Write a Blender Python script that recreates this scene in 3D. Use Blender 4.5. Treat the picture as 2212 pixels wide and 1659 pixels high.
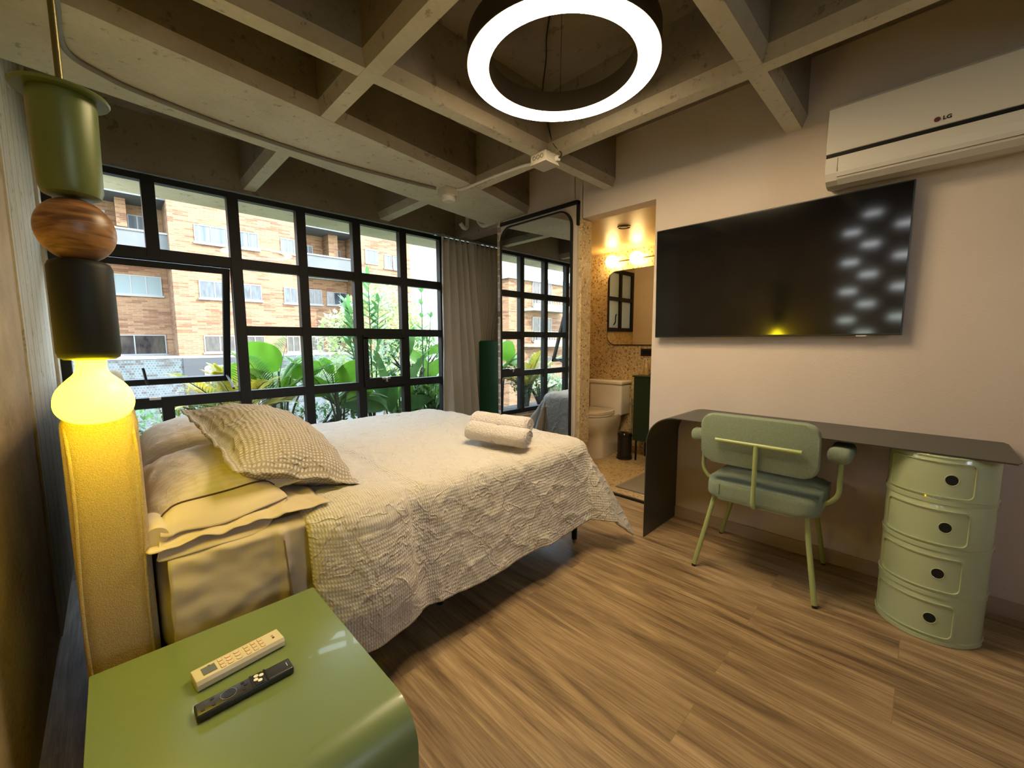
import bpy, bmesh, math, random
from mathutils import Vector, Matrix
from mathutils import noise as mnoise
R_ = math.radians
PI = math.pi
rnd = random.Random(7)
for o in list(bpy.data.objects):
    bpy.data.objects.remove(o, do_unlink=True)
SC = bpy.context.scene
COL = SC.collection

# ------------------------------------------------------------------ camera
cam_d = bpy.data.cameras.new('camera')
cam = bpy.data.objects.new('camera', cam_d)
COL.objects.link(cam)
cam_d.sensor_width = 36.0
cam_d.sensor_fit = 'HORIZONTAL'
cam_d.lens = 36.0 * 882.0 / 2212.0
cam_d.clip_start = 0.02
cam_d.clip_end = 300
cam.matrix_world = Matrix(((0.71372518, 0.07539906, -0.69635576, 0),
                           (-0.7004148, 0.07124631, -0.71017115, 0),
                           (-0.00393347, 0.99460492, 0.1036609, 1.2),
                           (0, 0, 0, 1)))
SC.camera = cam
# ------------------------------------------------------------------ view and world
SC.view_settings.view_transform = 'Standard'
SC.view_settings.look = 'None'
SC.view_settings.exposure = 0.95
SC.view_settings.gamma = 1.0
SC.view_settings.use_curve_mapping = False
SC.cycles.max_bounces = 8
SC.cycles.diffuse_bounces = 5
SC.cycles.glossy_bounces = 4
SC.cycles.transmission_bounces = 4
SC.cycles.transparent_max_bounces = 12
SC.cycles.caustics_reflective = False
SC.cycles.caustics_refractive = False
SC.cycles.sample_clamp_indirect = 4.0
SC.cycles.use_denoising = True
world = bpy.data.worlds.new('sky')
SC.world = world
world.use_nodes = True
wn = world.node_tree.nodes
wl = world.node_tree.links
wbg = wn['Background']
geo = wn.new('ShaderNodeTexCoord')
sep = wn.new('ShaderNodeSeparateXYZ')
wl.new(geo.outputs['Generated'], sep.inputs[0])
cr = wn.new('ShaderNodeValToRGB')
cr.color_ramp.elements[0].position = 0.0
cr.color_ramp.elements[0].color = (0.62, 0.68, 0.62, 1)
cr.color_ramp.elements[1].position = 0.55
cr.color_ramp.elements[1].color = (0.62, 0.78, 1.0, 1)
e = cr.color_ramp.elements.new(0.12)
e.color = (0.95, 0.98, 1.0, 1)
wl.new(sep.outputs['Z'], cr.inputs[0])
wl.new(cr.outputs[0], wbg.inputs['Color'])
wbg.inputs['Strength'].default_value = 7.5
sun_d = bpy.data.lights.new('sun', 'SUN')
sun_d.energy = 7.5
sun_d.angle = R_(1.0)
sun_d.color = (1.0, 0.93, 0.82)
sun = bpy.data.objects.new('sun', sun_d)
COL.objects.link(sun)
sd = Vector((-0.50, 0.55, -0.67)).normalized()     # travels away from our facade, onto the building across the street
sun.rotation_euler = sd.to_track_quat('-Z', 'Y').to_euler()
sun.location = (6, -6, 20)

# ------------------------------------------------------------------ materials
MATS = {}
def new_mat(name):
    m = bpy.data.materials.new(name)
    m.use_nodes = True
    nt = m.node_tree
    return m, nt, nt.nodes['Principled BSDF']
def N(nt, t, **kw):
    n = nt.nodes.new('ShaderNode' + t)
    for k, v in kw.items():
        setattr(n, k, v)
    return n
def col4(c):
    return (c[0], c[1], c[2], 1)
def mat(name, c, rough=0.5, metal=0.0, c2=None, nscale=8, bump=0.0, bscale=60, coat=0, emit=None, estr=0, stretch=(1, 1, 1), spec=0.5, sheen=0, detail=4, trans=0, lo=.35, hi=.65):
    if name in MATS:
        return MATS[name]
    m, nt, b = new_mat(name)
    b.inputs['Base Color'].default_value = col4(c)
    b.inputs['Roughness'].default_value = rough
    b.inputs['Metallic'].default_value = metal
    b.inputs['Specular IOR Level'].default_value = spec
    b.inputs['Coat Weight'].default_value = coat
    b.inputs['Sheen Weight'].default_value = sheen
    b.inputs['Transmission Weight'].default_value = trans
    if emit:
        b.inputs['Emission Color'].default_value = col4(emit)
        b.inputs['Emission Strength'].default_value = estr
    tc = N(nt, 'TexCoord')
    mp = N(nt, 'Mapping')
    mp.inputs['Scale'].default_value = stretch
    nt.links.new(tc.outputs['Object'], mp.inputs['Vector'])
    if c2:
        n = N(nt, 'TexNoise')
        n.inputs['Scale'].default_value = nscale
        n.inputs['Detail'].default_value = detail
        nt.links.new(mp.outputs[0], n.inputs['Vector'])
        r = N(nt, 'ValToRGB')
        r.color_ramp.elements[0].color = col4(c)
        r.color_ramp.elements[1].color = col4(c2)
        r.color_ramp.elements[0].position = lo
        r.color_ramp.elements[1].position = hi
        nt.links.new(n.outputs['Fac'], r.inputs[0])
        nt.links.new(r.outputs[0], b.inputs['Base Color'])
    if bump:
        n = N(nt, 'TexNoise')
        n.inputs['Scale'].default_value = bscale
        n.inputs['Detail'].default_value = 5
        nt.links.new(mp.outputs[0], n.inputs['Vector'])
        bu = N(nt, 'Bump')
        bu.inputs['Strength'].default_value = bump
        bu.inputs['Distance'].default_value = 0.01
        nt.links.new(n.outputs['Fac'], bu.inputs['Height'])
        nt.links.new(bu.outputs[0], b.inputs['Normal'])
    MATS[name] = m
    return m
def mix(nt, a, b, fac, mode='MIX'):
    x = N(nt, 'MixRGB', blend_type=mode)
    for s, v in ((1, a), (2, b), (0, fac)):
        if hasattr(v, 'links') or hasattr(v, 'is_linked'):
            nt.links.new(v, x.inputs[s])
        else:
            x.inputs[s].default_value = v if s == 0 else col4(v)
    return x.outputs[0]

def concrete_mat(name, base, light, pit=True, boards=None):
    m, nt, b = new_mat(name)
    tc = N(nt, 'TexCoord')
    n1 = N(nt, 'TexNoise'); n1.inputs['Scale'].default_value = 2.2; n1.inputs['Detail'].default_value = 6
    n2 = N(nt, 'TexNoise'); n2.inputs['Scale'].default_value = 45; n2.inputs['Detail'].default_value = 4
    vo = N(nt, 'TexNoise'); vo.inputs['Scale'].default_value = 16; vo.inputs['Detail'].default_value = 8; vo.inputs['Roughness'].default_value = .7
    for n in (n1, n2, vo):
        nt.links.new(tc.outputs['Object'], n.inputs['Vector'])
    r1 = N(nt, 'ValToRGB')
    r1.color_ramp.elements[0].color = col4(base); r1.color_ramp.elements[1].color = col4(light)
    r1.color_ramp.elements[0].position = .3; r1.color_ramp.elements[1].position = .62
    nt.links.new(n1.outputs['Fac'], r1.inputs[0])
    r2 = N(nt, 'ValToRGB')
    r2.color_ramp.elements[0].color = (.62, .6, .56, 1); r2.color_ramp.elements[1].color = (1, 1, 1, 1)
    r2.color_ramp.elements[0].position = .36; r2.color_ramp.elements[1].position = .41
    nt.links.new(vo.outputs['Fac'], r2.inputs[0])
    c = mix(nt, r1.outputs[0], r2.outputs[0], 1.0, 'MULTIPLY')
    r3 = N(nt, 'ValToRGB')
    r3.color_ramp.elements[0].color = (.86, .86, .86, 1); r3.color_ramp.elements[1].color = (1.06, 1.06, 1.06, 1)
    nt.links.new(n2.outputs['Fac'], r3.inputs[0])
    c = mix(nt, c, r3.outputs[0], 1.0, 'MULTIPLY')
    hsrc = vo.outputs['Fac']
    if boards:
        w = N(nt, 'TexWave', wave_type='BANDS', bands_direction=boards)
        w.inputs['Scale'].default_value = 1.9
        w.inputs['Distortion'].default_value = .5
        w.inputs['Detail'].default_value = 2
        nt.links.new(tc.outputs['Object'], w.inputs['Vector'])
        rr = N(nt, 'ValToRGB')
        rr.color_ramp.elements[0].position = .0; rr.color_ramp.elements[0].color = (.45, .43, .4, 1)
        rr.color_ramp.elements[1].position = .05; rr.color_ramp.elements[1].color = (1, 1, 1, 1)
        nt.links.new(w.outputs['Fac'], rr.inputs[0])
        c = mix(nt, c, rr.outputs[0], .8, 'MULTIPLY')
    nt.links.new(c, b.inputs['Base Color'])
    b.inputs['Roughness'].default_value = .8
    bu = N(nt, 'Bump'); bu.inputs['Strength'].default_value = .45; bu.inputs['Distance'].default_value = .012
    nt.links.new(hsrc, bu.inputs['Height']); nt.links.new(bu.outputs[0], b.inputs['Normal'])
    MATS[name] = m
    return m
def wood_floor():
    m, nt, b = new_mat('oak_laminate')
    tc = N(nt, 'TexCoord')
    mp = N(nt, 'Mapping'); mp.inputs['Rotation'].default_value = (0, 0, PI / 2)
    nt.links.new(tc.outputs['Object'], mp.inputs['Vector'])
    br = N(nt, 'TexBrick')
    br.offset = .37
    br.inputs['Scale'].default_value = 1
    br.inputs['Brick Width'].default_value = 1.25
    br.inputs['Row Height'].default_value = .185
    br.inputs['Mortar Size'].default_value = .0011
    br.inputs['Mortar Smooth'].default_value = .1
    br.inputs['Bias'].default_value = 0
    br.inputs['Color1'].default_value = (0, 0, 0, 1); br.inputs['Color2'].default_value = (1, 1, 1, 1)
    br.inputs['Mortar'].default_value = (.5, .5, .5, 1)
    nt.links.new(mp.outputs[0], br.inputs['Vector'])
    # grain, stretched along y, offset per plank
    m2 = N(nt, 'Mapping'); m2.inputs['Scale'].default_value = (9, .8, 1)
    nt.links.new(tc.outputs['Object'], m2.inputs['Vector'])
    ad = N(nt, 'VectorMath', operation='MULTIPLY_ADD')
    nt.links.new(br.outputs['Color'], ad.inputs[0]); ad.inputs[1].default_value = (7, 13, 5)
    nt.links.new(m2.outputs[0], ad.inputs[2])
    g = N(nt, 'TexNoise'); g.inputs['Scale'].default_value = 1.6; g.inputs['Detail'].default_value = 9; g.inputs['Roughness'].default_value = .62; g.inputs['Distortion'].default_value = .8
    nt.links.new(ad.outputs[0], g.inputs['Vector'])
    m3 = N(nt, 'Mapping'); m3.inputs['Scale'].default_value = (90, 3, 1)
    nt.links.new(tc.outputs['Object'], m3.inputs['Vector'])
    f = N(nt, 'TexNoise'); f.inputs['Scale'].default_value = 1.6; f.inputs['Detail'].default_value = 4
    nt.links.new(m3.outputs[0], f.inputs['Vector'])
    r = N(nt, 'ValToRGB')
    e = r.color_ramp.elements
    e[0].position = .30; e[0].color = (.125, .08, .042, 1)
    e[1].position = .70; e[1].color = (.455, .33, .195, 1)
    x = e.new(.42); x.color = (.235, .158, .085, 1)
    x = e.new(.54); x.color = (.345, .24, .130, 1)
    nt.links.new(g.outputs['Fac'], r.inputs[0])
    rf = N(nt, 'ValToRGB')
    rf.color_ramp.elements[0].position = .35; rf.color_ramp.elements[0].color = (.66, .62, .58, 1)
    rf.color_ramp.elements[1].position = .6; rf.color_ramp.elements[1].color = (1.1, 1.1, 1.1, 1)
    nt.links.new(f.outputs['Fac'], rf.inputs[0])
    c = mix(nt, r.outputs[0], rf.outputs[0], .8, 'MULTIPLY')
    rt = N(nt, 'ValToRGB')
    rt.color_ramp.elements[0].color = (.93, .92, .91, 1); rt.color_ramp.elements[1].color = (1.05, 1.04, 1.02, 1)
    nt.links.new(br.outputs['Color'], rt.inputs[0])
    c = mix(nt, c, rt.outputs[0], 1, 'MULTIPLY')
    c = mix(nt, c, (.24, .15, .075), br.outputs['Fac'])
    nt.links.new(c, b.inputs['Base Color'])
    b.inputs['Roughness'].default_value = .42
    b.inputs['Specular IOR Level'].default_value = .35
    bu = N(nt, 'Bump'); bu.inputs['Strength'].default_value = .12; bu.inputs['Distance'].default_value = .004
    nt.links.new(f.outputs['Fac'], bu.inputs['Height']); nt.links.new(bu.outputs[0], b.inputs['Normal'])
    return m
def terrazzo():
    m, nt, b = new_mat('beige_terrazzo')
    tc = N(nt, 'TexCoord')
    base = None
    cols = [((.40, .29, .15), 17, .42), ((.66, .55, .36), 40, .40), ((.20, .12, .05), 34, .30), ((.33, .22, .10), 70, .34)]
    c = None
    prev = (.53, .41, .22)
    for cc, sc, th in cols:
        v = N(nt, 'TexVoronoi'); v.inputs['Scale'].default_value = sc; v.inputs['Randomness'].default_value = 1
        nz = N(nt, 'TexNoise'); nz.inputs['Scale'].default_value = 30
        nt.links.new(tc.outputs['Object'], nz.inputs['Vector'])
        va = N(nt, 'VectorMath', operation='MULTIPLY_ADD'); va.inputs[1].default_value = (.03, .03, .03)
        nt.links.new(nz.outputs['Color'], va.inputs[0]); nt.links.new(tc.outputs['Object'], va.inputs[2])
        nt.links.new(va.outputs[0], v.inputs['Vector'])
        r = N(nt, 'ValToRGB'); r.color_ramp.elements[0].position = th - .03; r.color_ramp.elements[0].color = (1, 1, 1, 1)
        r.color_ramp.elements[1].position = th; r.color_ramp.elements[1].color = (0, 0, 0, 1)
        nt.links.new(v.outputs['Distance'], r.inputs[0])
        sp = N(nt, 'SeparateColor')
        nt.links.new(v.outputs['Color'], sp.inputs[0])
        gt = N(nt, 'Math', operation='GREATER_THAN'); gt.inputs[1].default_value = .55
        nt.links.new(sp.outputs[0], gt.inputs[0])
        mu = N(nt, 'Math', operation='MULTIPLY')
        nt.links.new(gt.outputs[0], mu.inputs[0]); nt.links.new(r.outputs[0], mu.inputs[1])
        prev = mix(nt, prev, cc, mu.outputs[0])
    nt.links.new(prev, b.inputs['Base Color'])
    b.inputs['Roughness'].default_value = .3
    return m
def brick_mat(name, c1, c2, mortar, bw=.42, rh=.075, ms=.008, horizontal=True, plane='xz', rough=.85, c3=None):
    m, nt, b = new_mat(name)
    tc = N(nt, 'TexCoord')
    sp = N(nt, 'SeparateXYZ'); cb = N(nt, 'CombineXYZ')
    nt.links.new(tc.outputs['Object'], sp.inputs[0])
    ad = N(nt, 'Math', operation='ADD')
    nt.links.new(sp.outputs['X'], ad.inputs[0]); nt.links.new(sp.outputs['Y'], ad.inputs[1])
    nt.links.new(ad.outputs[0], cb.inputs['X']); nt.links.new(sp.outputs['Z'], cb.inputs['Y'])
    br = N(nt, 'TexBrick')
    br.inputs['Scale'].default_value = 1
    br.inputs['Brick Width'].default_value = bw
    br.inputs['Row Height'].default_value = rh
    br.inputs['Mortar Size'].default_value = ms
    br.inputs['Color1'].default_value = col4(c1); br.inputs['Color2'].default_value = col4(c2); br.inputs['Mortar'].default_value = col4(mortar)
    br.inputs['Bias'].default_value = -.1
    nt.links.new(cb.outputs[0], br.inputs['Vector'])
    # a second set of bricks on the same courses picks out scattered darker ones
    b2 = N(nt, 'TexBrick'); b2.offset = .37
    b2.inputs['Scale'].default_value = 1; b2.inputs['Brick Width'].default_value = bw * 1.6; b2.inputs['Row Height'].default_value = rh
    b2.inputs['Mortar Size'].default_value = 0; b2.inputs['Bias'].default_value = 0
    b2.inputs['Color1'].default_value = (0, 0, 0, 1); b2.inputs['Color2'].default_value = (1, 1, 1, 1)
    nt.links.new(cb.outputs[0], b2.inputs['Vector'])
    n = N(nt, 'TexNoise'); n.inputs['Scale'].default_value = .9; n.inputs['Detail'].default_value = 3
    nt.links.new(cb.outputs[0], n.inputs['Vector'])
    sm = N(nt, 'Math', operation='MULTIPLY_ADD'); sm.inputs[1].default_value = .55
    nt.links.new(n.outputs['Fac'], sm.inputs[0]); nt.links.new(b2.outputs['Color'], sm.inputs[2])
    r = N(nt, 'ValToRGB'); r.color_ramp.elements[0].position = .34; r.color_ramp.elements[0].color = (.68, .52, .47, 1)
    r.color_ramp.elements[1].position = .75; r.color_ramp.elements[1].color = (1.1, 1.1, 1.08, 1)
    nt.links.new(sm.outputs[0], r.inputs[0])
    c = mix(nt, br.outputs['Color'], r.outputs[0], 1, 'MULTIPLY')
    nt.links.new(c, b.inputs['Base Color'])
    b.inputs['Roughness'].default_value = rough
    return m
def glass_mat(name, tint=(1, 1, 1), refl=1.0, rough=0.0):
    m = bpy.data.materials.new(name); m.use_nodes = True
    nt = m.node_tree
    for n in list(nt.nodes):
        nt.nodes.remove(n)
    out = N(nt, 'OutputMaterial')
    tr = N(nt, 'BsdfTransparent'); tr.inputs[0].default_value = col4(tint)
    gl = N(nt, 'BsdfGlossy'); gl.inputs['Roughness'].default_value = rough
    fr = N(nt, 'LayerWeight'); fr.inputs[0].default_value = .5
    pw = N(nt, 'Math', operation='POWER'); pw.inputs[1].default_value = 5
    nt.links.new(fr.outputs['Facing'], pw.inputs[0])
    mu = N(nt, 'Math', operation='MULTIPLY_ADD'); mu.inputs[1].default_value = .9 * refl; mu.inputs[2].default_value = .012 * refl
    nt.links.new(pw.outputs[0], mu.inputs[0])
    mx = N(nt, 'MixShader')
    nt.links.new(mu.outputs[0], mx.inputs[0]); nt.links.new(tr.outputs[0], mx.inputs[1]); nt.links.new(gl.outputs[0], mx.inputs[2])
    nt.links.new(mx.outputs[0], out.inputs[0])
    return m
def emit_mat(name, c, s, base=(.9, .9, .85)):
    m, nt, b = new_mat(name)
    b.inputs['Base Color'].default_value = col4(base)
    b.inputs['Emission Color'].default_value = col4(c)
    b.inputs['Emission Strength'].default_value = s
    b.inputs['Roughness'].default_value = .3
    return m
def cloth_mat(name, c1, c2, sx, sy, bump=.5, mode='stripes', rough=.85, dist=.004):
    """woven cloth; sx, sy are thread-group counts per metre in the UV of the unfolded cloth"""
    m, nt, b = new_mat(name)
    uv = N(nt, 'UVMap')
    sp = N(nt, 'SeparateXYZ'); nt.links.new(uv.outputs[0], sp.inputs[0])
    def wave(sock, k):
        a = N(nt, 'Math', operation='MULTIPLY'); a.inputs[1].default_value = k * 2 * PI
        nt.links.new(sp.outputs[sock], a.inputs[0])
        s = N(nt, 'Math', operation='SINE'); nt.links.new(a.outputs[0], s.inputs[0])
        t = N(nt, 'MapRange'); t.inputs['From Min'].default_value = -1; t.inputs['From Max'].default_value = 1
        nt.links.new(s.outputs[0], t.inputs[0])
        return t.outputs[0]
    wx, wy = wave('X', sx), wave('Y', sy)
    pr = N(nt, 'Math', operation='MULTIPLY'); nt.links.new(wx, pr.inputs[0]); nt.links.new(wy, pr.inputs[1])
    fac = wx if mode == 'stripes' else pr.outputs[0]
    r = N(nt, 'ValToRGB'); r.color_ramp.elements[0].position = .25 if mode == 'stripes' else .1; r.color_ramp.elements[1].position = .75 if mode == 'stripes' else .5
    r.color_ramp.elements[0].color = col4(c2); r.color_ramp.elements[1].color = col4(c1)
    nt.links.new(fac, r.inputs[0])
    nt.links.new(r.outputs[0], b.inputs['Base Color'])
    b.inputs['Roughness'].default_value = rough
    b.inputs['Specular IOR Level'].default_value = .2
    tc = N(nt, 'TexCoord')
    nz = N(nt, 'TexNoise'); nz.inputs['Scale'].default_value = 22; nz.inputs['Detail'].default_value = 5
    nt.links.new(tc.outputs['Object'], nz.inputs['Vector'])
    rg = N(nt, 'TexNoise'); rg.inputs['Scale'].default_value = 9; rg.inputs['Detail'].default_value = 3; rg.inputs['Distortion'].default_value = .6
    nt.links.new(tc.outputs['Object'], rg.inputs['Vector'])
    sb_ = N(nt, 'Math', operation='SUBTRACT'); sb_.inputs[1].default_value = .5; nt.links.new(rg.outputs['Fac'], sb_.inputs[0])
    ab_ = N(nt, 'Math', operation='ABSOLUTE'); nt.links.new(sb_.outputs[0], ab_.inputs[0])
    mr_ = N(nt, 'MapRange'); mr_.inputs['From Min'].default_value = 0; mr_.inputs['From Max'].default_value = .035; mr_.inputs['To Min'].default_value = 1.6; mr_.inputs['To Max'].default_value = 0
    nt.links.new(ab_.outputs[0], mr_.inputs[0])
    a0_ = N(nt, 'Math', operation='ADD'); nt.links.new(pr.outputs[0], a0_.inputs[0]); nt.links.new(mr_.outputs[0], a0_.inputs[1])
    ad = N(nt, 'Math', operation='MULTIPLY_ADD'); ad.inputs[1].default_value = 2.5
    nt.links.new(nz.outputs['Fac'], ad.inputs[0]); nt.links.new(a0_.outputs[0], ad.inputs[2])
    bu = N(nt, 'Bump'); bu.inputs['Strength'].default_value = bump; bu.inputs['Distance'].default_value = dist
    nt.links.new(ad.outputs[0], bu.inputs['Height']); nt.links.new(bu.outputs[0], b.inputs['Normal'])
    return m

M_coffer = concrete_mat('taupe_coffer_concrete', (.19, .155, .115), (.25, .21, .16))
M_lip = concrete_mat('mid_tone_rib_lip_concrete', (.30, .255, .19), (.38, .33, .25))
M_ceil = concrete_mat('pale_soffit_concrete', (.50, .47, .38), (.64, .61, .50))
M_pillar = concrete_mat('board_marked_concrete', (.40, .37, .30), (.52, .48, .39), boards='Y')
M_tan = mat('tan_plaster', (.30, .22, .12), .75, c2=(.40, .30, .17), nscale=5, bump=.4, bscale=35)
M_wall = mat('warm_grey_plaster', (.57, .485, .42), .7, c2=(.61, .525, .455), nscale=1.5, bump=.12, bscale=120)
M_floor = wood_floor()
M_terr = terrazzo()
M_base = mat('taupe_wood_skirting', (.36, .27, .20), .55, c2=(.42, .32, .24), nscale=3, stretch=(1, .3, 8))
M_black = mat('black_steel', (.006, .006, .006), .5, spec=.25)
M_blackp = mat('black_plastic', (.012, .012, .013), .3)
M_lintel = concrete_mat('beige_lintel_concrete', (.40, .34, .25), (.52, .46, .35))
M_brickin = brick_mat('painted_brown_brick', (.25, .17, .12), (.42, .34, .26), (.5, .45, .38), .2, .065, .008)
M_glass = glass_mat('clear_glass', (.97, .99, .98), 1.0)
M_mirror = mat('silvered_glass', (.86, .88, .87), .01, 1.0)
M_white = mat('white_pvc', (.62, .60, .55), .45)
M_metal = mat('brushed_metal', (.55, .55, .55), .35, 1)
M_gold = mat('satin_brass', (.75, .5, .16), .3, 1)
M_goldceil = mat('glossy_ochre_paint', (.50, .38, .18), .36, c2=(.6, .46, .22), nscale=2, bump=.25, bscale=5)

# ------------------------------------------------------------------ mesh helpers
class MB:
    def __init__(s):
        s.bm = bmesh.new()
        s.uv = None
    def box(s, x0, x1, y0, y1, z0, z1, bev=0, seg=2, M=None):
        vs = [s.bm.verts.new(p) for p in ((x0, y0, z0), (x1, y0, z0), (x1, y1, z0), (x0, y1, z0), (x0, y0, z1), (x1, y0, z1), (x1, y1, z1), (x0, y1, z1))]
        fs = [s.bm.faces.new([vs[i] for i in q]) for q in ((0, 3, 2, 1), (4, 5, 6, 7), (0, 1, 5, 4), (1, 2, 6, 5), (2, 3, 7, 6), (3, 0, 4, 7))]
        allv = list(vs)
        if bev:
            es = {e for f in fs for e in f.edges}
            r = bmesh.ops.bevel(s.bm, geom=list(es), offset=bev, segments=seg, profile=.5, affect='EDGES')
            allv = list({v for f in r['faces'] for v in f.verts} | {v for v in vs if v.is_valid})
        if M is not None:
            for v in allv:
                v.co = M @ v.co
        return s
    def prism(s, poly, axis, a0, a1, bev=0):
        """poly: 2D points; axis 'x': (y,z), 'y': (x,z), 'z': (x,y) extruded from a0 to a1"""
        def P(p, a):
            return {'x': (a, p[0], p[1]), 'y': (p[0], a, p[1]), 'z': (p[0], p[1], a)}[axis]
        A = [s.bm.verts.new(P(p, a0)) for p in poly]
        B = [s.bm.verts.new(P(p, a1)) for p in poly]
        n = len(poly)
        fs = [s.bm.faces.new(A), s.bm.faces.new(B[::-1])]
        for i in range(n):
            fs.append(s.bm.faces.new((A[i], B[i], B[(i + 1) % n], A[(i + 1) % n])))
        if bev:
            es = set(fs[0].edges) | set(fs[1].edges)
            bmesh.ops.bevel(s.bm, geom=list(es), offset=bev, segments=2, profile=.5, affect='EDGES')
        return s
    def lathe(s, prof, c=(0, 0, 0), seg=32, M=None, cap=True):
        rings = []
        allv = []
        for r, z in prof:
            if r < 1e-6:
                v = s.bm.verts.new((c[0], c[1], c[2] + z)); rings.append([v]); allv.append(v)
            else:
                ring = [s.bm.verts.new((c[0] + r * math.cos(2 * PI * k / seg), c[1] + r * math.sin(2 * PI * k / seg), c[2] + z)) for k in range(seg)]
                rings.append(ring); allv += ring
        for a, b in zip(rings, rings[1:]):
            for k in range(seg):
                q = [a[k % len(a)], a[(k + 1) % seg % len(a)], b[(k + 1) % seg % len(b)], b[k % len(b)]]
                u = []
                for v in q:
                    if v not in u:
                        u.append(v)
                if len(u) > 2:
                    try: s.bm.faces.new(u)
                    except ValueError: pass
        if cap:
            for rg in (rings[0], rings[-1]):
                if len(rg) > 2:
                    try: s.bm.faces.new(rg)
                    except ValueError: pass
        if M is not None:
            for v in allv: v.co = M @ v.co
        return s
    def cyl(s, p0, p1, r, r1=None, seg=16):
        p0, p1 = Vector(p0), Vector(p1)
        d = p1 - p0
        M = Matrix.Translation(p0) @ d.to_track_quat('Z', 'Y').to_matrix().to_4x4()
        return s.lathe([(r, 0), (r if r1 is None else r1, d.length)], seg=seg, M=M)
    def tube(s, pts, r, seg=10, smooth=0, closed=False):
        pts = [Vector(p) for p in pts]
        if smooth:
            pts = catmull(pts, smooth)
        n = len(pts)
        rings = []
        up = None
        for i, p in enumerate(pts):
            t = (pts[min(i + 1, n - 1)] - pts[max(i - 1, 0)]).normalized()
            if up is None:
                up = Vector((0, 0, 1)) if abs(t.z) < .9 else Vector((1, 0, 0))
            up = (up - t * up.dot(t)).normalized()
            sd_ = t.cross(up)
            rr = r(i / (n - 1)) if callable(r) else r
            rings.append([s.bm.verts.new(p + (up * math.cos(2 * PI * k / seg) + sd_ * math.sin(2 * PI * k / seg)) * rr) for k in range(seg)])
        for a, b in zip(rings, rings[1:]):
            for k in range(seg):
                s.bm.faces.new((a[k], a[(k + 1) % seg], b[(k + 1) % seg], b[k]))
        s.bm.faces.new(rings[0][::-1]); s.bm.faces.new(rings[-1])
        return s
    def grid(s, f, nu, nv, uvf=None, closeu=False):
        V = [[s.bm.verts.new(f(i / nu, j / nv)) for j in range(nv + 1)] for i in range(nu + (0 if closeu else 1))]
        if uvf and s.uv is None:
            s.uv = s.bm.loops.layers.uv.new('UVMap')
        NU = len(V)
        for i in range(nu):
            for j in range(nv):
                i2 = (i + 1) % NU if closeu else i + 1
                try: fc = s.bm.faces.new((V[i][j], V[i2][j], V[i2][j + 1], V[i][j + 1]))
                except ValueError: continue
                if uvf:
                    for lp, (a, b) in zip(fc.loops, ((i, j), (i + 1, j), (i + 1, j + 1), (i, j + 1))):
                        lp[s.uv].uv = uvf(a / nu, b / nv)
        return s
    def poly(s, pts):
        s.bm.faces.new([s.bm.verts.new(p) for p in pts])
        return s
    def xf(s, M):
        for v in s.bm.verts: v.co = M @ v.co
        return s
    def out(s, name, material, parent=None, smooth=False, angle=40, mods=(), merge=False, loc=None):
        if merge:
            bmesh.ops.remove_doubles(s.bm, verts=s.bm.verts, dist=1e-5)
        bmesh.ops.recalc_face_normals(s.bm, faces=s.bm.faces)
        me = bpy.data.meshes.new(name)
        off = Vector((0, 0, 0))
        if parent is not None:
            off = world_loc(parent)
        elif loc is not None:
            off = Vector(loc)
        if off.length > 0:
            for v in s.bm.verts: v.co -= off
        s.bm.to_mesh(me); s.bm.free()
        for mm in (material if isinstance(material, (list, tuple)) else [material]):
            me.materials.append(mm)
        o = bpy.data.objects.new(name, me); COL.objects.link(o)
        if parent is not None:
            o.parent = parent
        elif loc is not None:
            o.location = loc
        if smooth:
            me.polygons.foreach_set('use_smooth', [True] * len(me.polygons))
            try:
                me.set_sharp_from_angle(angle=R_(angle))
            except Exception:
                pass
        for t, kw in mods:
            md = o.modifiers.new(t.lower(), t)
            for k, v in kw.items(): setattr(md, k, v)
        return o
def world_loc(o):
    v = Vector((0, 0, 0))
    while o is not None:
        v = v + Vector(o.location); o = o.parent
    return v
def catmull(pts, k):
    P = [pts[0]] + list(pts) + [pts[-1]]
    out = []
    for i in range(1, len(P) - 2):
        for j in range(k):
            t = j / k
            a, b, c, d = P[i - 1], P[i], P[i + 1], P[i + 2]
            out.append(.5 * ((2 * b) + (c - a) * t + (2 * a - 5 * b + 4 * c - d) * t * t + (3 * b - a - 3 * c + d) * t ** 3))
    out.append(pts[-1])
    return out
def rrect(x0, x1, y0, y1, r, seg=6):
    pts = []
    for cx, cy, a0 in ((x1 - r, y0 + r, -90), (x1 - r, y1 - r, 0), (x0 + r, y1 - r, 90), (x0 + r, y0 + r, 180)):
        for k in range(seg + 1):
            a = R_(a0 + 90 * k / seg)
            pts.append((cx + r * math.cos(a), cy + r * math.sin(a)))
    return pts
def tag(o, label=None, cat=None, group=None, kind=None):
    if label: o['label'] = label
    if cat: o['category'] = cat
    if group: o['group'] = group
    if kind: o['kind'] = kind
    return o
def thing(name, label, cat, loc, group=None):
    o = bpy.data.objects.new(name, None); COL.objects.link(o)
    o.empty_display_size = .1
    o.location = loc
    return tag(o, label, cat, group)
def struct(o):
    o['kind'] = 'structure'
    return o
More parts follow.
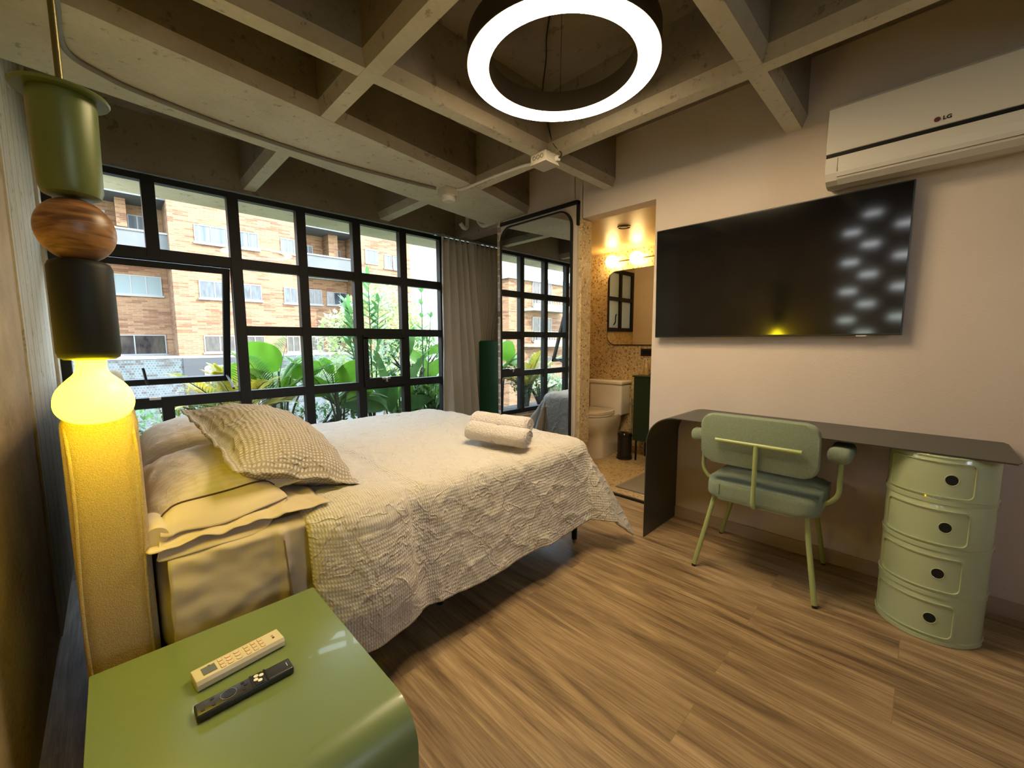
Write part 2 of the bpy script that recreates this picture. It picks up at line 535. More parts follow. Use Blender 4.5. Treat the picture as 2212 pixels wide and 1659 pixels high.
def text_mesh(body, size, M, material, name, parent, ext=.001, bold=0.0):
    cu = bpy.data.curves.new('lettering', 'FONT')
    cu.body = body; cu.size = size; cu.extrude = ext; cu.align_x = 'CENTER'; cu.align_y = 'CENTER'
    cu.offset = bold
    tmp = bpy.data.objects.new('lettering', cu); COL.objects.link(tmp)
    bpy.context.view_layer.update()
    me = bpy.data.meshes.new_from_object(tmp.evaluated_get(bpy.context.evaluated_depsgraph_get()))
    bpy.data.objects.remove(tmp)
    me.transform(Matrix.Translation(-world_loc(parent)) @ M)
    me.materials.clear(); me.materials.append(material)
    o = bpy.data.objects.new(name, me); COL.objects.link(o); o.parent = parent
    return o
def nz(x, y, z=0.0):
    return mnoise.noise(Vector((x, y, z)))

# ================================================================== ROOM SHELL
XL, XW, YW = -0.234, 2.70, 3.60
Y0 = -2.2
ZS = 2.65          # slab
ZR = 2.315         # rib soffit
struct(MB().box(-1.0, 2.80, Y0 - .1, 3.8, -.12, 0).out('floor', M_floor))
struct(MB().box(2.80, 4.1, .7, 2.93, -.12, 0).box(2.80, 4.1, 2.93, 3.8, -.12, 0).out('floor_bathroom', M_terr))
# ceiling: waffle slab with flared ribs and the wide flat beam
cb = MB()
cb.box(-.6, 4.2, Y0 - .1, 3.75, ZS, ZS + .2)
def rib_x(y, w, x0=-.3, x1=2.75):
    a, b = w / 2, w / 2 + .022
    cb.prism([(y - a, ZR), (y + a, ZR), (y + b, ZR + .055), (y + b, ZS + .02), (y - b, ZS + .02), (y - b, ZR + .055)], 'x', x0, x1)
def rib_y(x, w, y0, y1):
    a, b = w / 2, w / 2 + .022
    cb.prism([(x - a, ZR - .001), (x + a, ZR - .001), (x + b, ZR + .055), (x + b, ZS + .02), (x - b, ZS + .02), (x - b, ZR + .055)], 'y', y0, y1)
for y in (1.735, .592, -.555, -1.70):
    rib_x(y, .072)
for x in (.868, 2.008):
    rib_y(x, .07, Y0, 2.5)
rib_y(.822, .075, 2.6, 3.62)
rib_y(1.893, .09, 2.7, 3.62)
# wide beam, slightly skewed in plan
near = [(-.3, 2.07), (.01, 2.08), (.84, 2.20), (1.87, 2.355), (2.75, 2.57)]
far = [(2.75, 3.06), (1.97, 2.945), (.882, 2.784), (-.3, 2.62)]
bot = near + far
d_ = .03
up1 = [(x, y - d_) for x, y in near] + [(x, y + .004) for x, y in far]
vb = [cb.bm.verts.new((x, y, ZR - .002)) for x, y in bot]
vm = [cb.bm.verts.new((x, y, ZR + .055)) for x, y in up1]
vt = [cb.bm.verts.new((x, y, ZS + .02)) for x, y in up1]
cb.bm.faces.new(vb)
for A, B in ((vb, vm), (vm, vt)):
    for i in range(len(A)):
        j = (i + 1) % len(A)
        cb.bm.faces.new((A[i], B[i], B[j], A[j]))
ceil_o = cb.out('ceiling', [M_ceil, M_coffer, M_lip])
for p_ in ceil_o.data.polygons:      # pale soffits, mid-tone lips, darker taupe coffers, by face height
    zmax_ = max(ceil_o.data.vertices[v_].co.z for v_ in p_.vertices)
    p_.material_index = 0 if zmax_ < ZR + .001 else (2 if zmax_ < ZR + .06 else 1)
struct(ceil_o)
# left wall: plain wall with a lattice of slots behind the camera, then the proud board-marked pillar
wb = MB()
ya, yb = -.6, .72
slots = []
colsY = [(.64, 0), (.49, 1), (.24, 2), (.03, 0), (-.16, 1), (-.36, 2)]
wb.box(XL - .14, XL, yb, 2.42, 0, ZS)
wb.box(XL - .14, XL, Y0, ya, 0, ZS)
wb.box(XL - .14, XL, ya, yb, 0, .9)
wb.box(XL - .14, XL, ya, yb, 2.45, ZS)
edges = [ya] + sorted([c[0] for c in colsY])
# vertical strips between slot columns and bars between slots
prev = ya
for cy, ph in sorted(colsY):
    wb.box(XL - .14, XL, prev, cy - .07, .9, 2.45)
    zc = [z for z in (2.2 + (.16, 0, .0)[0] * 0 + {0: -.07, 1: .09, 2: -.05}[ph] - .295 * k for k in range(6)) if .95 < z < 2.42]
    zz = [.9] + sorted([v for z in zc for v in (z - .024, z + .024)]) + [2.45]
    for a, b in zip(zz[0::2], zz[1::2]):
        if b > a: wb.box(XL - .14, XL, cy - .07, cy + .07, a, b)
    prev = cy + .07
wb.box(XL - .14, XL, prev, yb, .9, 2.45)
struct(wb.out('wall_left', M_tan))
struct(MB().box(XL - .2, XL + .006, 2.42, 3.66, 0, ZS).out('wall_left_pillar', M_pillar))
struct(MB().box(XL - .2, XL + .02, 3.44, 3.62, 0, ZS).out('trim_1', M_pillar))
struct(MB().box(-.4, .3, Y0 - .12, Y0, 0, ZS).box(2.3, 2.82, Y0 - .12, Y0, 0, ZS).box(.3, 2.3, Y0 - .12, Y0, 0, 1.5).box(1.0, 2.3, Y0 - .12, Y0, 1.5, 2.25).box(.3, 2.3, Y0 - .12, Y0, 2.25, ZS).out('wall_near', M_wall))
w3 = MB()  # added window; its opening lets in fill daylight from behind the camera
for x in (.3, .64, .96): w3.box(x, x + .04, Y0 - .08, Y0 - .03, 1.5, 2.25)
for z in (1.5, 2.21): w3.box(.3, 1.0, Y0 - .079, Y0 - .031, z, z + .04)
struct(w3.out('window_fill_added', M_black))
# right wall with the bathroom opening
rw = MB()
rw.box(XW, XW + .12, Y0, 1.36, 0, ZS)
rw.box(XW, XW + .12, 1.36, 1.965, 2.15, ZS)
rw.box(XW, XW + .12, 2.035, 2.87, 0, ZS)
rw.box(XW, XW + .12, 1.96, 2.04, 2.15, ZS)
struct(rw.out('wall_right', M_wall))
struct(MB().box(XW - .004, XW + .13, 1.965, 2.036, 0, 2.15).out('trim_2', M_terr))
struct(MB().box(XW - .006, XW + .12, 2.868, 2.938, 0, 2.33).out('wall_brick_pier', M_brickin))
struct(MB().box(XW, XW + .12, 2.868, 2.938, 2.33, ZS).out('trim_3', M_wall))
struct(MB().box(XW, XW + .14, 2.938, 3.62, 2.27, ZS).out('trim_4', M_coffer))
# window wall: above and below the glazing
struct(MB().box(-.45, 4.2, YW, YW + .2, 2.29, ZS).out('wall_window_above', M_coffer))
struct(MB().box(-.45, 4.2, YW, YW + .2, -.1, .30).out('wall_window_below', M_brickin))
struct(MB().box(-.45, 4.4, YW + .2, YW + .72, 2.33, 2.6).out('trim_5', M_lintel))
struct(MB().box(3.9, 4.1, 2.93, 3.7, 0, ZS).out('wall_recess', M_wall))
struct(MB().box(-.40, XL, YW, YW + .1, 0.3, 2.29).out('trim_6', M_pillar))
# skirting on right wall
struct(MB().box(XW - .012, XW, Y0, 1.355, 0, .075, .002).out('baseboard_right', M_base))
# bathroom shell
XB = 3.95
struct(MB().box(XB, XB + .12, .8, 2.93, 0, ZS).out('wall_bathroom_back', M_terr))
bl = MB()
bl.box(XW + .12, 2.86, 2.80, 2.93, 0, 2.15).box(3.48, XB, 2.80, 2.93, 0, 2.15).box(2.86, 3.48, 2.80, 2.93, 0, 1.32).box(2.86, 3.48, 2.80, 2.93, 2.08, 2.15)
struct(bl.out('wall_bathroom_left', M_terr))
struct(MB().box(XW + .12, XB, .8, .92, 0, 2.15).out('wall_bathroom_right', M_terr))
struct(MB().box(XW + .01, XB, .9, 2.81, 2.151, 2.25).out('ceiling_bathroom', M_goldceil))
struct(MB().box(XW + .12, XB, 2.80, 2.93, 2.15, ZS).out('wall_bathroom_top', M_wall))
struct(MB().box(XW + .03, XW + .055, 1.36, 1.965, 0, .012).out('trim_7', M_black))
# frosted bathroom window
w2 = thing('window_2', None, None, (3.17, 2.80, 1.7)); w2['kind'] = 'structure'
f = MB()
for x in (2.86, 3.15, 3.44): f.box(x, x + .045, 2.78, 2.84, 1.32, 2.08)
for z in (1.32, 1.70, 2.04): f.box(2.86, 3.485, 2.781, 2.839, z, z + .045)
f.out('window_frame', M_black, w2)
M_frost = glass_mat('frosted_glass', (.8, .85, .8), .4, .3)
mf, ntf, bf = new_mat('frosted_pane'); bf.inputs['Base Color'].default_value = (.8, .85, .82, 1); bf.inputs['Transmission Weight'].default_value = .0
bf.inputs['Roughness'].default_value = .6
tl = N(ntf, 'BsdfTranslucent'); tl.inputs[0].default_value = (.85, .9, .86, 1)
mx = N(ntf, 'MixShader'); mx.inputs[0].default_value = .75
ntf.links.new(bf.outputs[0], mx.inputs[1]); ntf.links.new(tl.outputs[0], mx.inputs[2]); ntf.links.new(mx.outputs[0], ntf.nodes['Material Output'].inputs[0])
for x in (2.905, 3.195):
    for z0, z1 in ((1.365, 1.70), (1.745, 2.04)):
        MB().box(x, x + .245, 2.806, 2.812, z0, z1).out('pane', mf, w2)
MB().tube([(3.35, 2.775, 1.40), (3.35, 2.75, 1.43), (3.352, 2.745, 1.50), (3.34, 2.74, 1.53)], .007, smooth=4).out('window_handle', M_black, w2, smooth=True)

# ------------------------------------------------------------------ big window
w1 = thing('window_1', None, None, (1.2, YW, .3)); w1['kind'] = 'structure'
Yf0, Yf1 = YW - .02, YW + .045
xs = [-.17, .215, .285, .672, .742, 1.128, 1.198, 1.578, 1.650, 2.030, 2.102, 2.481, 2.553, 2.935, 3.007, 3.39, 3.46, 3.845]
f = MB()
zt, zb0 = 2.272, .30
posts = [(-.235, -.17), (.672, .742), (1.128, 1.198), (1.578, 1.650), (2.030, 2.102), (2.481, 2.553), (2.935, 3.007), (3.39, 3.46), (3.845, 3.91)]
for a, b in posts: f.box(a, b, Yf0, Yf1, zb0, zt, .003)
f.box(.215, .285, Yf0, Yf1, 1.76, zt, .003)
f.box(.221, .286, Yf0, Yf1, zb0, .80, .003)
for z0, z1 in ((2.232, zt), (1.7385, 1.812), (1.252, 1.3225), (.766, .838), (zb0, .352)):
    for a, b in (((-.2, .70),) if z0 in (2.232, 1.7385, .766, zb0) else ()) + ((.72, 3.9),):
        f.box(a, b, Yf0 + .004, Yf1 - .004, z0, z1, .002)
f.out('window_frame', M_black, w1)
# fixed panes
def pane(x0, x1, z0, z1, par=w1):
    MB().box(x0 - .01, x1 + .01, YW + .01, YW + .014, z0 - .01, z1 + .01).out('pane', M_glass, par)
colx = [(.742, 1.128), (1.198, 1.578), (1.650, 2.030), (2.102, 2.481), (2.553, 2.935), (3.007, 3.39), (3.46, 3.845)]
rowz = [(1.812, 2.232), (1.3225, 1.7385), (.838, 1.252), (.352, .766)]
for ci, (a, b) in enumerate(colx):
    for ri, (c, d) in enumerate(rowz):
        if ci == 2 and ri == 2: continue
        pane(a, b, c, d)
pane(-.17, .215, 1.812, 2.232); pane(.285, .672, 1.812, 2.232)
pane(-.17, .221, .352, .766); pane(.286, .672, .352, .766)
# small vent sash
sv = MB()
for a, b, c, d in ((1.628, 1.672, .862, 1.245), (2.002, 2.042, .862, 1.245)): sv.box(a, b, YW - .045, YW - .015, c, d, .003)
sv.box(1.628, 2.042, YW - .045, YW - .015, 1.226, 1.262, .003).box(1.628, 2.042, YW - .045, YW - .015, .79, .872, .003)
svo = sv.out('vent_sash', M_black, w1)
MB().box(1.66, 2.01, YW - .03, YW - .026, .86, 1.24).out('pane', M_glass, svo)
MB().box(1.79, 1.87, YW - .06, YW - .04, .855, .875, .003).box(1.82, 1.835, YW - .075, YW - .05, .83, .87, .003).out('latch', M_metal, svo)
# awning sash hinged at its top, swung outward
ang = R_(17)
H = .87
sh = thing('awning_sash', None, None, (.245, YW + .03, 1.735)); del_ = sh
sh['part'] = 1
sh.parent = w1; sh.location = Vector((.245, YW + .03, 1.735)) - Vector(w1.location)
del sh['part']
def sashpt(): return world_loc(sh)
sx0, sx1 = -.168, .668
S = MB()
z0 = 1.735
S.box(sx0, sx0 + .045, YW + .015, YW + .05, z0 - H, z0, .003).box(sx1 - .045, sx1, YW + .015, YW + .05, z0 - H, z0, .003)
S.box(sx0, sx1, YW + .016, YW + .049, z0 - .04, z0, .003).box(sx0, sx1, YW + .016, YW + .049, z0 - H, z0 - H + .045, .003)
MR = Matrix.Translation(Vector((.245, YW + .03, z0))) @ Matrix.Rotation(ang, 4, 'X') @ Matrix.Translation(-Vector((.245, YW + .03, z0)))
S.xf(MR).out('sash_frame', M_black, sh)
MB().box(sx0 + .04, sx1 - .04, YW + .03, YW + .034, z0 - H + .04, z0 - .035).xf(MR).out('pane', M_glass, sh)
MB().tube([(.17, YW - .0, z0 - H + .02), (.165, YW - .02, z0 - H + .05), (.155, YW - .03, z0 - H + .13), (.15, YW - .03, z0 - H + .15)], .008, smooth=3).xf(MR).out('sash_handle', M_black, sh, smooth=True)
MB().box(.16, .22, YW - .03, YW - .018, .822, .842, .003).out('latch_plate', M_metal, w1)
MB().cyl((.64, YW + .03, .86), (.64, YW + .26, .95), .008).out('stay_arm', M_black, w1)

# ------------------------------------------------------------------ conduits and boxes on the soffit
zc_ = ZR - .012
co = MB().tube([(-.04, 1.2, zc_), (-.04, 2.0, zc_), (-.045, 2.28, zc_), (-.02, 2.40, zc_), (.06, 2.47, zc_), (.18, 2.53, zc_), (.53, 2.605, zc_), (1.0, 2.645, zc_), (1.45, 2.62, zc_), (1.77, 2.585, zc_)], .011, seg=10, smooth=8)
tag(co.out('conduit', mat('grey_conduit', (.16, .14, .11), .5), smooth=True), 'dark grey electrical conduit curving along the underside of the wide concrete beam', 'pipe')
co = MB().tube([(1.90, 2.50, zc_), (1.915, 2.42, zc_ - .004), (1.93, 2.16, zc_), (1.95, 1.90, zc_), (1.955, 1.80, zc_ - .012), (1.955, 1.765, zc_ - .015)], .010, seg=10, smooth=6)
co.box(1.925, 1.955, 2.12, 2.14, zc_ - .012, ZR, .002)
tag(co.out('conduit', M_white, smooth=True), 'short white conduit running between the smoke detector box and the junction box', 'pipe')
sd_ = thing('smoke_detector', 'round white smoke detector on a square box under the wide concrete beam', 'smoke detector', (1.86, 2.55, ZR))
MB().box(1.80, 1.91, 2.50, 2.61, ZR - .055, ZR - .002, .004).out('box', mat('putty_box', (.45, .42, .35), .5), sd_)
MB().lathe([(0, -.095), (.04, -.095), (.048, -.088), (.05, -.07), (.044, -.068), (.044, -.062), (.05, -.06), (.05, -.055), (0, -.055)], (1.855, 2.545, ZR), 32).out('sensor', M_white, sd_, smooth=True)
jb = thing('junction_box', 'square putty grey junction box at the crossing of two concrete ribs', 'junction box', (1.965, 1.71, ZR))
MB().box(1.895, 2.015, 1.645, 1.765, ZR - .058, ZR - .002, .004).box(1.893, 2.017, 1.643, 1.767, ZR - .064, ZR - .058).out('box', MATS['putty_box'], jb)
k_ = MB()
for dy in (-.03, .0, .03):
    k_.lathe([(.012, 0), (.012, .0015), (.009, .0015), (.009, 0)], seg=20, cap=False, M=Matrix.Translation((1.895, 1.705 + dy, ZR - .03)) @ Matrix.Rotation(-PI / 2, 4, 'Y'))
k_.out('knockout', mat('dark_line', (.12, .1, .08), .6), jb)
MB().cyl((1.99, 1.645, ZR - .03), (1.99, 1.625, ZR - .03), .016).out('gland', M_white, jb, smooth=True)

# ------------------------------------------------------------------ recess: pipes, curtain rail, curtain, green cabinet
pp_ = MB().tube([(2.58, 3.3, 2.62), (2.72, 3.3, 2.46), (2.80, 3.3, 2.42)], .03, smooth=5)
pt = MB().tube([(2.60, 3.38, 2.38), (2.64, 3.38, 2.345), (2.685, 3.38, 2.36), (2.69, 3.38, 2.45)], .022, smooth=5).tube([(2.685, 3.2, 2.44), (2.69, 3.2, 2.38), (2.695, 3.14, 2.33), (2.695, 3.04, 2.33), (2.695, 2.95, 2.33)], .024, smooth=5)
pp_.bm.free()
tag(pt.out('drain_pipe', M_white, smooth=True), 'pale pvc pipe with elbows below the ceiling left of the tall mirror', 'pipe')
rail = thing('curtain_rail', 'slim ceiling-hung rail carrying the grey curtains beside the window', 'curtain rail', (2.8, 3.49, 2.26))
MB().box(2.36, 3.85, 3.475, 3.505, 2.245, 2.262).out('rail', M_metal, rail)
for x_ in (2.45, 2.9, 3.4): MB().box(x_, x_ + .03, 3.48, 3.60, 2.262, 2.272).out('bracket', M_metal, rail)
M_curt = mat('grey_linen_curtain', (.42, .39, .355), .9, c2=(.46, .43, .39), nscale=150, bump=.3, bscale=300, sheen=.2)
_nt = M_curt.node_tree
_tl = N(_nt, 'BsdfTranslucent'); _tl.inputs[0].default_value = (.42, .39, .34, 1)
_mx = N(_nt, 'MixShader'); _mx.inputs[0].default_value = .2
_nt.links.new(_nt.nodes['Principled BSDF'].outputs[0], _mx.inputs[1]); _nt.links.new(_tl.outputs[0], _mx.inputs[2]); _nt.links.new(_mx.outputs[0], _nt.nodes['Material Output'].inputs[0])
def curtain(x0, x1, bx0, bx1, z0, z1, nf, amp, label, tie=None):
    def F(u, v):
        z = z1 + (z0 - z1) * v
        a = v
        xx0 = x0 + (bx0 - x0) * a; xx1 = x1 + (bx1 - x1) * a
        if tie:
            zt_, xc, wdt = tie
            w = math.exp(-((z - zt_) / .35) ** 2)
            xx0 = xx0 + (xc - wdt - xx0) * w; xx1 = xx1 + (xc + wdt - xx1) * w
        ph = u * nf * 2 * PI + .9 * nz(u * 3, z * .8, 4)
        am = amp * (.55 + .45 * v) * (1 + .5 * nz(u * nf * .7, z * .5, 1))
        x = xx0 + (xx1 - xx0) * (u + .012 * math.sin(ph * 2))
        sn_ = math.sin(ph)
        y = 3.468 + am * (1 if sn_ > 0 else -1) * abs(sn_) ** .7 + .012 * nz(u * 9, z * 1.2, 7) - .02 * v
        return (x, y, z)
    o = MB().grid(F, int(nf * 16), 40).out('curtain', M_curt, smooth=True, angle=180, mods=(('SOLIDIFY', dict(thickness=.004)),))
    for i in range(int(nf)):
        x = x0 + (x1 - x0) * (i + .25) / nf
        MB().box(x - .008, x + .008, 3.48, 3.50, z1 - .01, z1 + .03, .002).out('curtain_hook', M_white, o)
    tag(o, label, 'curtain')
    return o
curtain(2.44, 2.80, 2.42, 3.0, .03, 2.225, 5, .072, 'grey linen curtain hanging at the right edge of the black grid window')
curtain(2.79, 3.55, 2.93, 3.45, .05, 2.225, 11, .05, 'darker gathered grey curtain hanging behind the brick pier', tie=(1.2, 3.04, .19))
gc = thing('green_cabinet', 'dark green cabinet standing in the recess behind the curtain and brick pier', 'cabinet', (3.1, 3.2, 0))
M_dgreen = mat('dark_green_lacquer', (.008, .05, .022), .4)
MB().box(2.85, 3.5, 3.05, 3.40, .08, 1.21, .004).out('body', M_dgreen, gc)
MB().box(2.835, 2.85, 3.055, 3.395, .09, 1.2, .002).out('door', M_dgreen, gc)
for y_ in (3.08, 3.37): MB().box(2.87, 2.9, y_ - .015, y_ + .015, 0, .08).out('leg', M_black, gc)

# ------------------------------------------------------------------ tall mirror
mr = thing('tall_mirror', 'tall rounded black-framed mirror on a panel beside the bathroom doorway', 'mirror', (2.65, 2.42, 0))
mx1 = 2.672
MB().box(mx1, XW - .001, 1.995, 2.862, .02, 2.262, .002).out('panel', mat('beige_panel', (.50, .44, .36), .6), mr)
MB().box(2.655, XW - .001, 1.985, 2.862, 2.255, 2.285, .002).box(2.664, XW - .001, 1.985, 1.995, 2.10, 2.285).out('top_rail', M_black, mr)
fo = rrect(2.03, 2.855, .03, 2.235, .13, 10)
fi = rrect(2.042, 2.843, .042, 2.223, .12, 10)
fr = MB()
for A, B in zip(range(len(fo)), range(1, len(fo) + 1)):
    B %= len(fo)
    xa, xb = 2.648, mx1
    a0, a1, b0, b1 = fo[A], fo[B], fi[A], fi[B]
    v = lambda x, p: fr.bm.verts.new((x, p[0], p[1]))
    fr.bm.faces.new((v(xa, a0), v(xa, a1), v(xa, b1), v(xa, b0)))
    fr.bm.faces.new((v(xa, a0), v(xa, a1), v(xb, a1), v(xb, a0)))
    fr.bm.faces.new((v(xa, b0), v(xa, b1), v(xb, b1), v(xb, b0)))
fr.out('frame', M_black, mr, merge=True)
MB().prism(rrect(2.035, 2.850, .035, 2.23, .125, 10), 'x', 2.656, 2.660).out('mirror_glass', M_mirror, mr)

# ------------------------------------------------------------------ wall television
tv = thing('television', 'large black flat television mounted on the wall above the desk', 'television', (2.65, .70, 1.22))
MB().box(2.640, 2.665, .095, 1.308, 1.222, 1.915, .003).box(2.665, 2.699, .4, 1.0, 1.4, 1.75).out('cabinet', M_blackp, tv)
M_screen = mat('tv_screen', (.003, .003, .004), .085, spec=.7)
MB().box(2.6375, 2.641, .101, 1.302, 1.232, 1.909).out('screen', M_screen, tv)
MB().box(2.637, 2.643, .22, .26, 1.218, 1.224).out('sensor', M_metal, tv)

for c_ in list(tv.children):       # the panel hangs tipped slightly forward on its bracket
    c_.matrix_basis = Matrix.Rotation(R_(-1.6), 4, 'Y') @ Matrix.Translation(c_.location)
# ------------------------------------------------------------------ air conditioner
ac = thing('air_conditioner', 'white split air conditioner high on the wall above the television', 'air conditioner', (2.6, -.05, 1.94))
M_acw = mat('cream_abs_plastic', (.58, .55, .49), .38)
ya0, ya1 = -.56, .41
MB().prism([(2.70, 2.295), (2.52, 2.29), (2.506, 2.275), (2.500, 2.075), (2.508, 2.072), (2.508, 2.058), (2.500, 2.055), (2.500, 2.015), (2.505, 1.985), (2.52, 1.955), (2.55, 1.940), (2.60, 1.935), (2.70, 1.955)], 'y', ya0, ya1, .002).out('housing', M_acw, ac)
MB().box(2.502, 2.509, ya0 + .001, ya1 - .001, 2.058, 2.072).out('trim_line', M_black, ac)
flp = MB()
flp.prism([(2.499, 2.052), (2.499, 2.015), (2.503, 1.984), (2.515, 1.957), (2.545, 1.938), (2.546, 1.940), (2.517, 1.960), (2.506, 1.986), (2.502, 2.016), (2.502, 2.052)], 'y', ya0 + .045, ya1 - .045)
flp.out('flap', mat('flap_plastic', (.60, .57, .51), .35), ac)
MB().box(2.4985, 2.5015, ya1 - .0475, ya1 - .045, 1.99, 2.05).box(2.507, 2.510, ya0 + .05, ya1 - .045, 1.965, 1.967).out('seam', MATS['dark_line'], ac)
RF = Matrix(((0, 0, -1, 0), (-1, 0, 0, 0), (0, 1, 0, 0), (0, 0, 0, 1)))   # local x -> -y, y -> z, normal -> -x
def on_west(x, y, z): return Matrix.Translation((x, y, z)) @ RF
text_mesh('LG', .021, on_west(2.4995, .016, 2.101), M_black, 'logo_lettering', ac, .0006, .0006)
MB().cyl((2.5005, .045, 2.101), (2.4985, .045, 2.101), .0095, seg=24).out('logo_disc', mat('maroon_print', (.10, .02, .025), .4), ac)

# ------------------------------------------------------------------ desk
dk = thing('desk', 'dark sheet metal desk with curved side panel under the television', 'desk', (2.47, .45, 0))
M_desk = mat('dark_olive_sheet_metal', (.028, .030, .023), .34, 0, spec=.6)
zT, yP, rad, th = .762, 1.155, .17, .006
prof = [(-.25, zT), (yP - rad, zT)] + [(yP - rad + rad * math.sin(R_(a)), zT - rad + rad * math.cos(R_(a))) for a in range(6, 91, 6)] + [(yP, 0)]
inn = [(yP - th, 0)] + [(yP - rad + (rad - th) * math.sin(R_(a)), zT - rad + (rad - th) * math.cos(R_(a))) for a in range(90, 5, -6)] + [(yP - rad, zT - th), (-.25, zT - th)]
db = MB().prism(prof + inn, 'x', 2.258, 2.698)
db.out('top_and_side_panel', M_desk, dk, smooth=True, angle=30)
ed = MB()
ed.prism([(2.265, -.25), (2.698, -.25), (2.66, -.262), (2.30, -.262)], 'z', zT - th, zT).out('end_lip', M_desk, dk)

# ------------------------------------------------------------------ stacked drum drawer cabinet
cc_ = Vector((2.405, -.07))
cr_ = .160
cbn = thing('round_storage_cabinet', 'glossy pale green cylindrical storage stack with four sliding doors under the desk', 'cabinet', (cc_.x, cc_.y, 0))
M_pg = mat('pale_green_gloss_plastic', (.42, .49, .31), .16, coat=.4)
HT = .755
tier = HT / 4
body = MB().lathe([(0, 0), (cr_ - .004, 0), (cr_, .004), (cr_, HT - .006), (cr_ - .004, HT), (0, HT)], (cc_.x, cc_.y, 0), 96)
for k in range(4):
    z = k * tier
    body.lathe([(cr_ - .001, .0), (cr_ + .0035, .002), (cr_ + .0035, .018), (cr_ - .001, .020)], (cc_.x, cc_.y, z), 96, cap=False)
body.lathe([(cr_ - .001, .0), (cr_ + .003, .002), (cr_ + .003, .006), (cr_ - .001, .008)], (cc_.x, cc_.y, HT - .008), 96, cap=False)
body.out('body', M_pg, cbn, smooth=True, angle=35)
def cylpt(a, z, r): return (cc_.x + r * math.cos(R_(a)), cc_.y + r * math.sin(R_(a)), z)
hole_a = [-178.0, -174.8, -172.4, -171.0]
M_dark = mat('hole_shade_black', (.004, .004, .004), .9)
for k in range(4):
    z0_, z1_ = k * tier + .030, (k + 1) * tier - .020
    aR = hole_a[k] + 24.5; aL = aR - 96
    zc = (z0_ + z1_) / 2 + .002
    # sliding door: curved slab with rounded corners and a raised rim
    def door_pt(u, v, rr, rc=.018, inset=0.0):
        # map rounded rect param
        return None
    W_ = (aR - aL) * PI / 180 * cr_
    out_ = rrect(-W_ / 2, W_ / 2, z0_, z1_, .02, 6)
    def wrap(p, r):
        a = (aR + aL) / 2 + p[0] / cr_ * 180 / PI
        return cylpt(a, p[1], r)
    # densify horizontally
    def dense(poly, n=14):
        o_ = []
        for i in range(len(poly)):
            a, b = poly[i], poly[(i + 1) % len(poly)]
            m_ = max(1, int(abs(a[0] - b[0]) / .008))
            for j in range(m_): o_.append((a[0] + (b[0] - a[0]) * j / m_, a[1] + (b[1] - a[1]) * j / m_))
        return o_
    dp = dense(out_)
    rim = MB()
    ins = [(p[0] * (1 - .006 / (W_ / 2)), zc + (p[1] - zc) * (1 - .0035 / ((z1_ - z0_) / 2))) for p in dp]
    n_ = len(dp)
    V = [[rim.bm.verts.new(wrap(dp[i], cr_ + .0002)), rim.bm.verts.new(wrap(dp[i], cr_ + .0065)), rim.bm.verts.new(wrap(ins[i], cr_ + .0065)), rim.bm.verts.new(wrap(ins[i], cr_ + .0002))] for i in range(n_)]
    for i in range(n_):
        A, B = V[i], V[(i + 1) % n_]
        for j in range(3): rim.bm.faces.new((A[j], B[j], B[j + 1], A[j + 1]))
    d = MB()
    cols_ = 40
    for i in range(cols_):
        for j in range(1):
            u0, u1 = -W_ / 2 + .006 + (W_ - .012) * i / cols_, -W_ / 2 + .006 + (W_ - .012) * (i + 1) / cols_
            d.bm.faces.new([d.bm.verts.new(wrap(p, cr_ + .0012)) for p in ((u0, z0_ + .003), (u1, z0_ + .003), (u1, z1_ - .003), (u0, z1_ - .003))])
    dob = d.out('door', M_pg, cbn, smooth=True, angle=60, merge=True)
    rim.out('door_rim', M_pg, dob, smooth=True)
    sl = MB()
    o_ = []
    zl = z1_ - .028 - .033
    # flat black oval on the door stands for the shade inside the hole
    n2 = 28
    ctr = sl.bm.verts.new(cylpt(hole_a[k], zc, cr_ + .0022))
    ring = [sl.bm.verts.new(cylpt(hole_a[k] + 6.4 * math.cos(2 * PI * i / n2), zc + .0195 * math.sin(2 * PI * i / n2), cr_ + .0022)) for i in range(n2)]
    for i in range(n2): sl.bm.faces.new((ctr, ring[i], ring[(i + 1) % n2]))
    sl.out('finger_hole', M_dark, dob)
    rg = MB().tube([cylpt(hole_a[k] + 6.8 * math.cos(2 * PI * i / 28), zc + .021 * math.sin(2 * PI * i / 28), cr_ + .002) for i in range(29)], .0016, 6)
    rg.out('hole_rim', M_pg, dob, smooth=True)

# ------------------------------------------------------------------ chair
ch = thing('upholstered_chair', 'sage green upholstered armchair on slanted tube legs pushed up to the desk', 'chair', (2.40, .54, 0))
M_chf = mat('sage_wool_fabric', (.20, .25, .165), .95, c2=(.26, .315, .215), nscale=260, bump=.5, bscale=420, sheen=.15)
M_tube = mat('pale_green_painted_tube', (.34, .40, .16), .3)
sb = MB().prism([(p[0], p[1]) for p in rrect(2.165, 2.62, .300, .775, .07, 8)], 'z', .395, .486)
bmesh.ops.bevel(sb.bm, geom=[e for e in sb.bm.edges if abs(e.verts[0].co.z - e.verts[1].co.z) < 1e-6], offset=.026, segments=5, profile=.5, affect='EDGES')
so = sb.out('seat', M_chf, ch, smooth=True, angle=60)
MB().tube([(2.163, .70, .475), (2.160, .70, .45), (2.160, .70, .42)], .0018, 6).out('seam', mat('seam_thread', (.08, .10, .065), .9), so)
bk = MB().prism(rrect(.300, .790, .590, .836, .05, 8), 'x', 2.145, 2.195)
bmesh.ops.bevel(bk.bm, geom=[e for e in bk.bm.edges if abs(e.verts[0].co.x - e.verts[1].co.x) < 1e-6], offset=.012, segments=4, profile=.5, affect='EDGES')
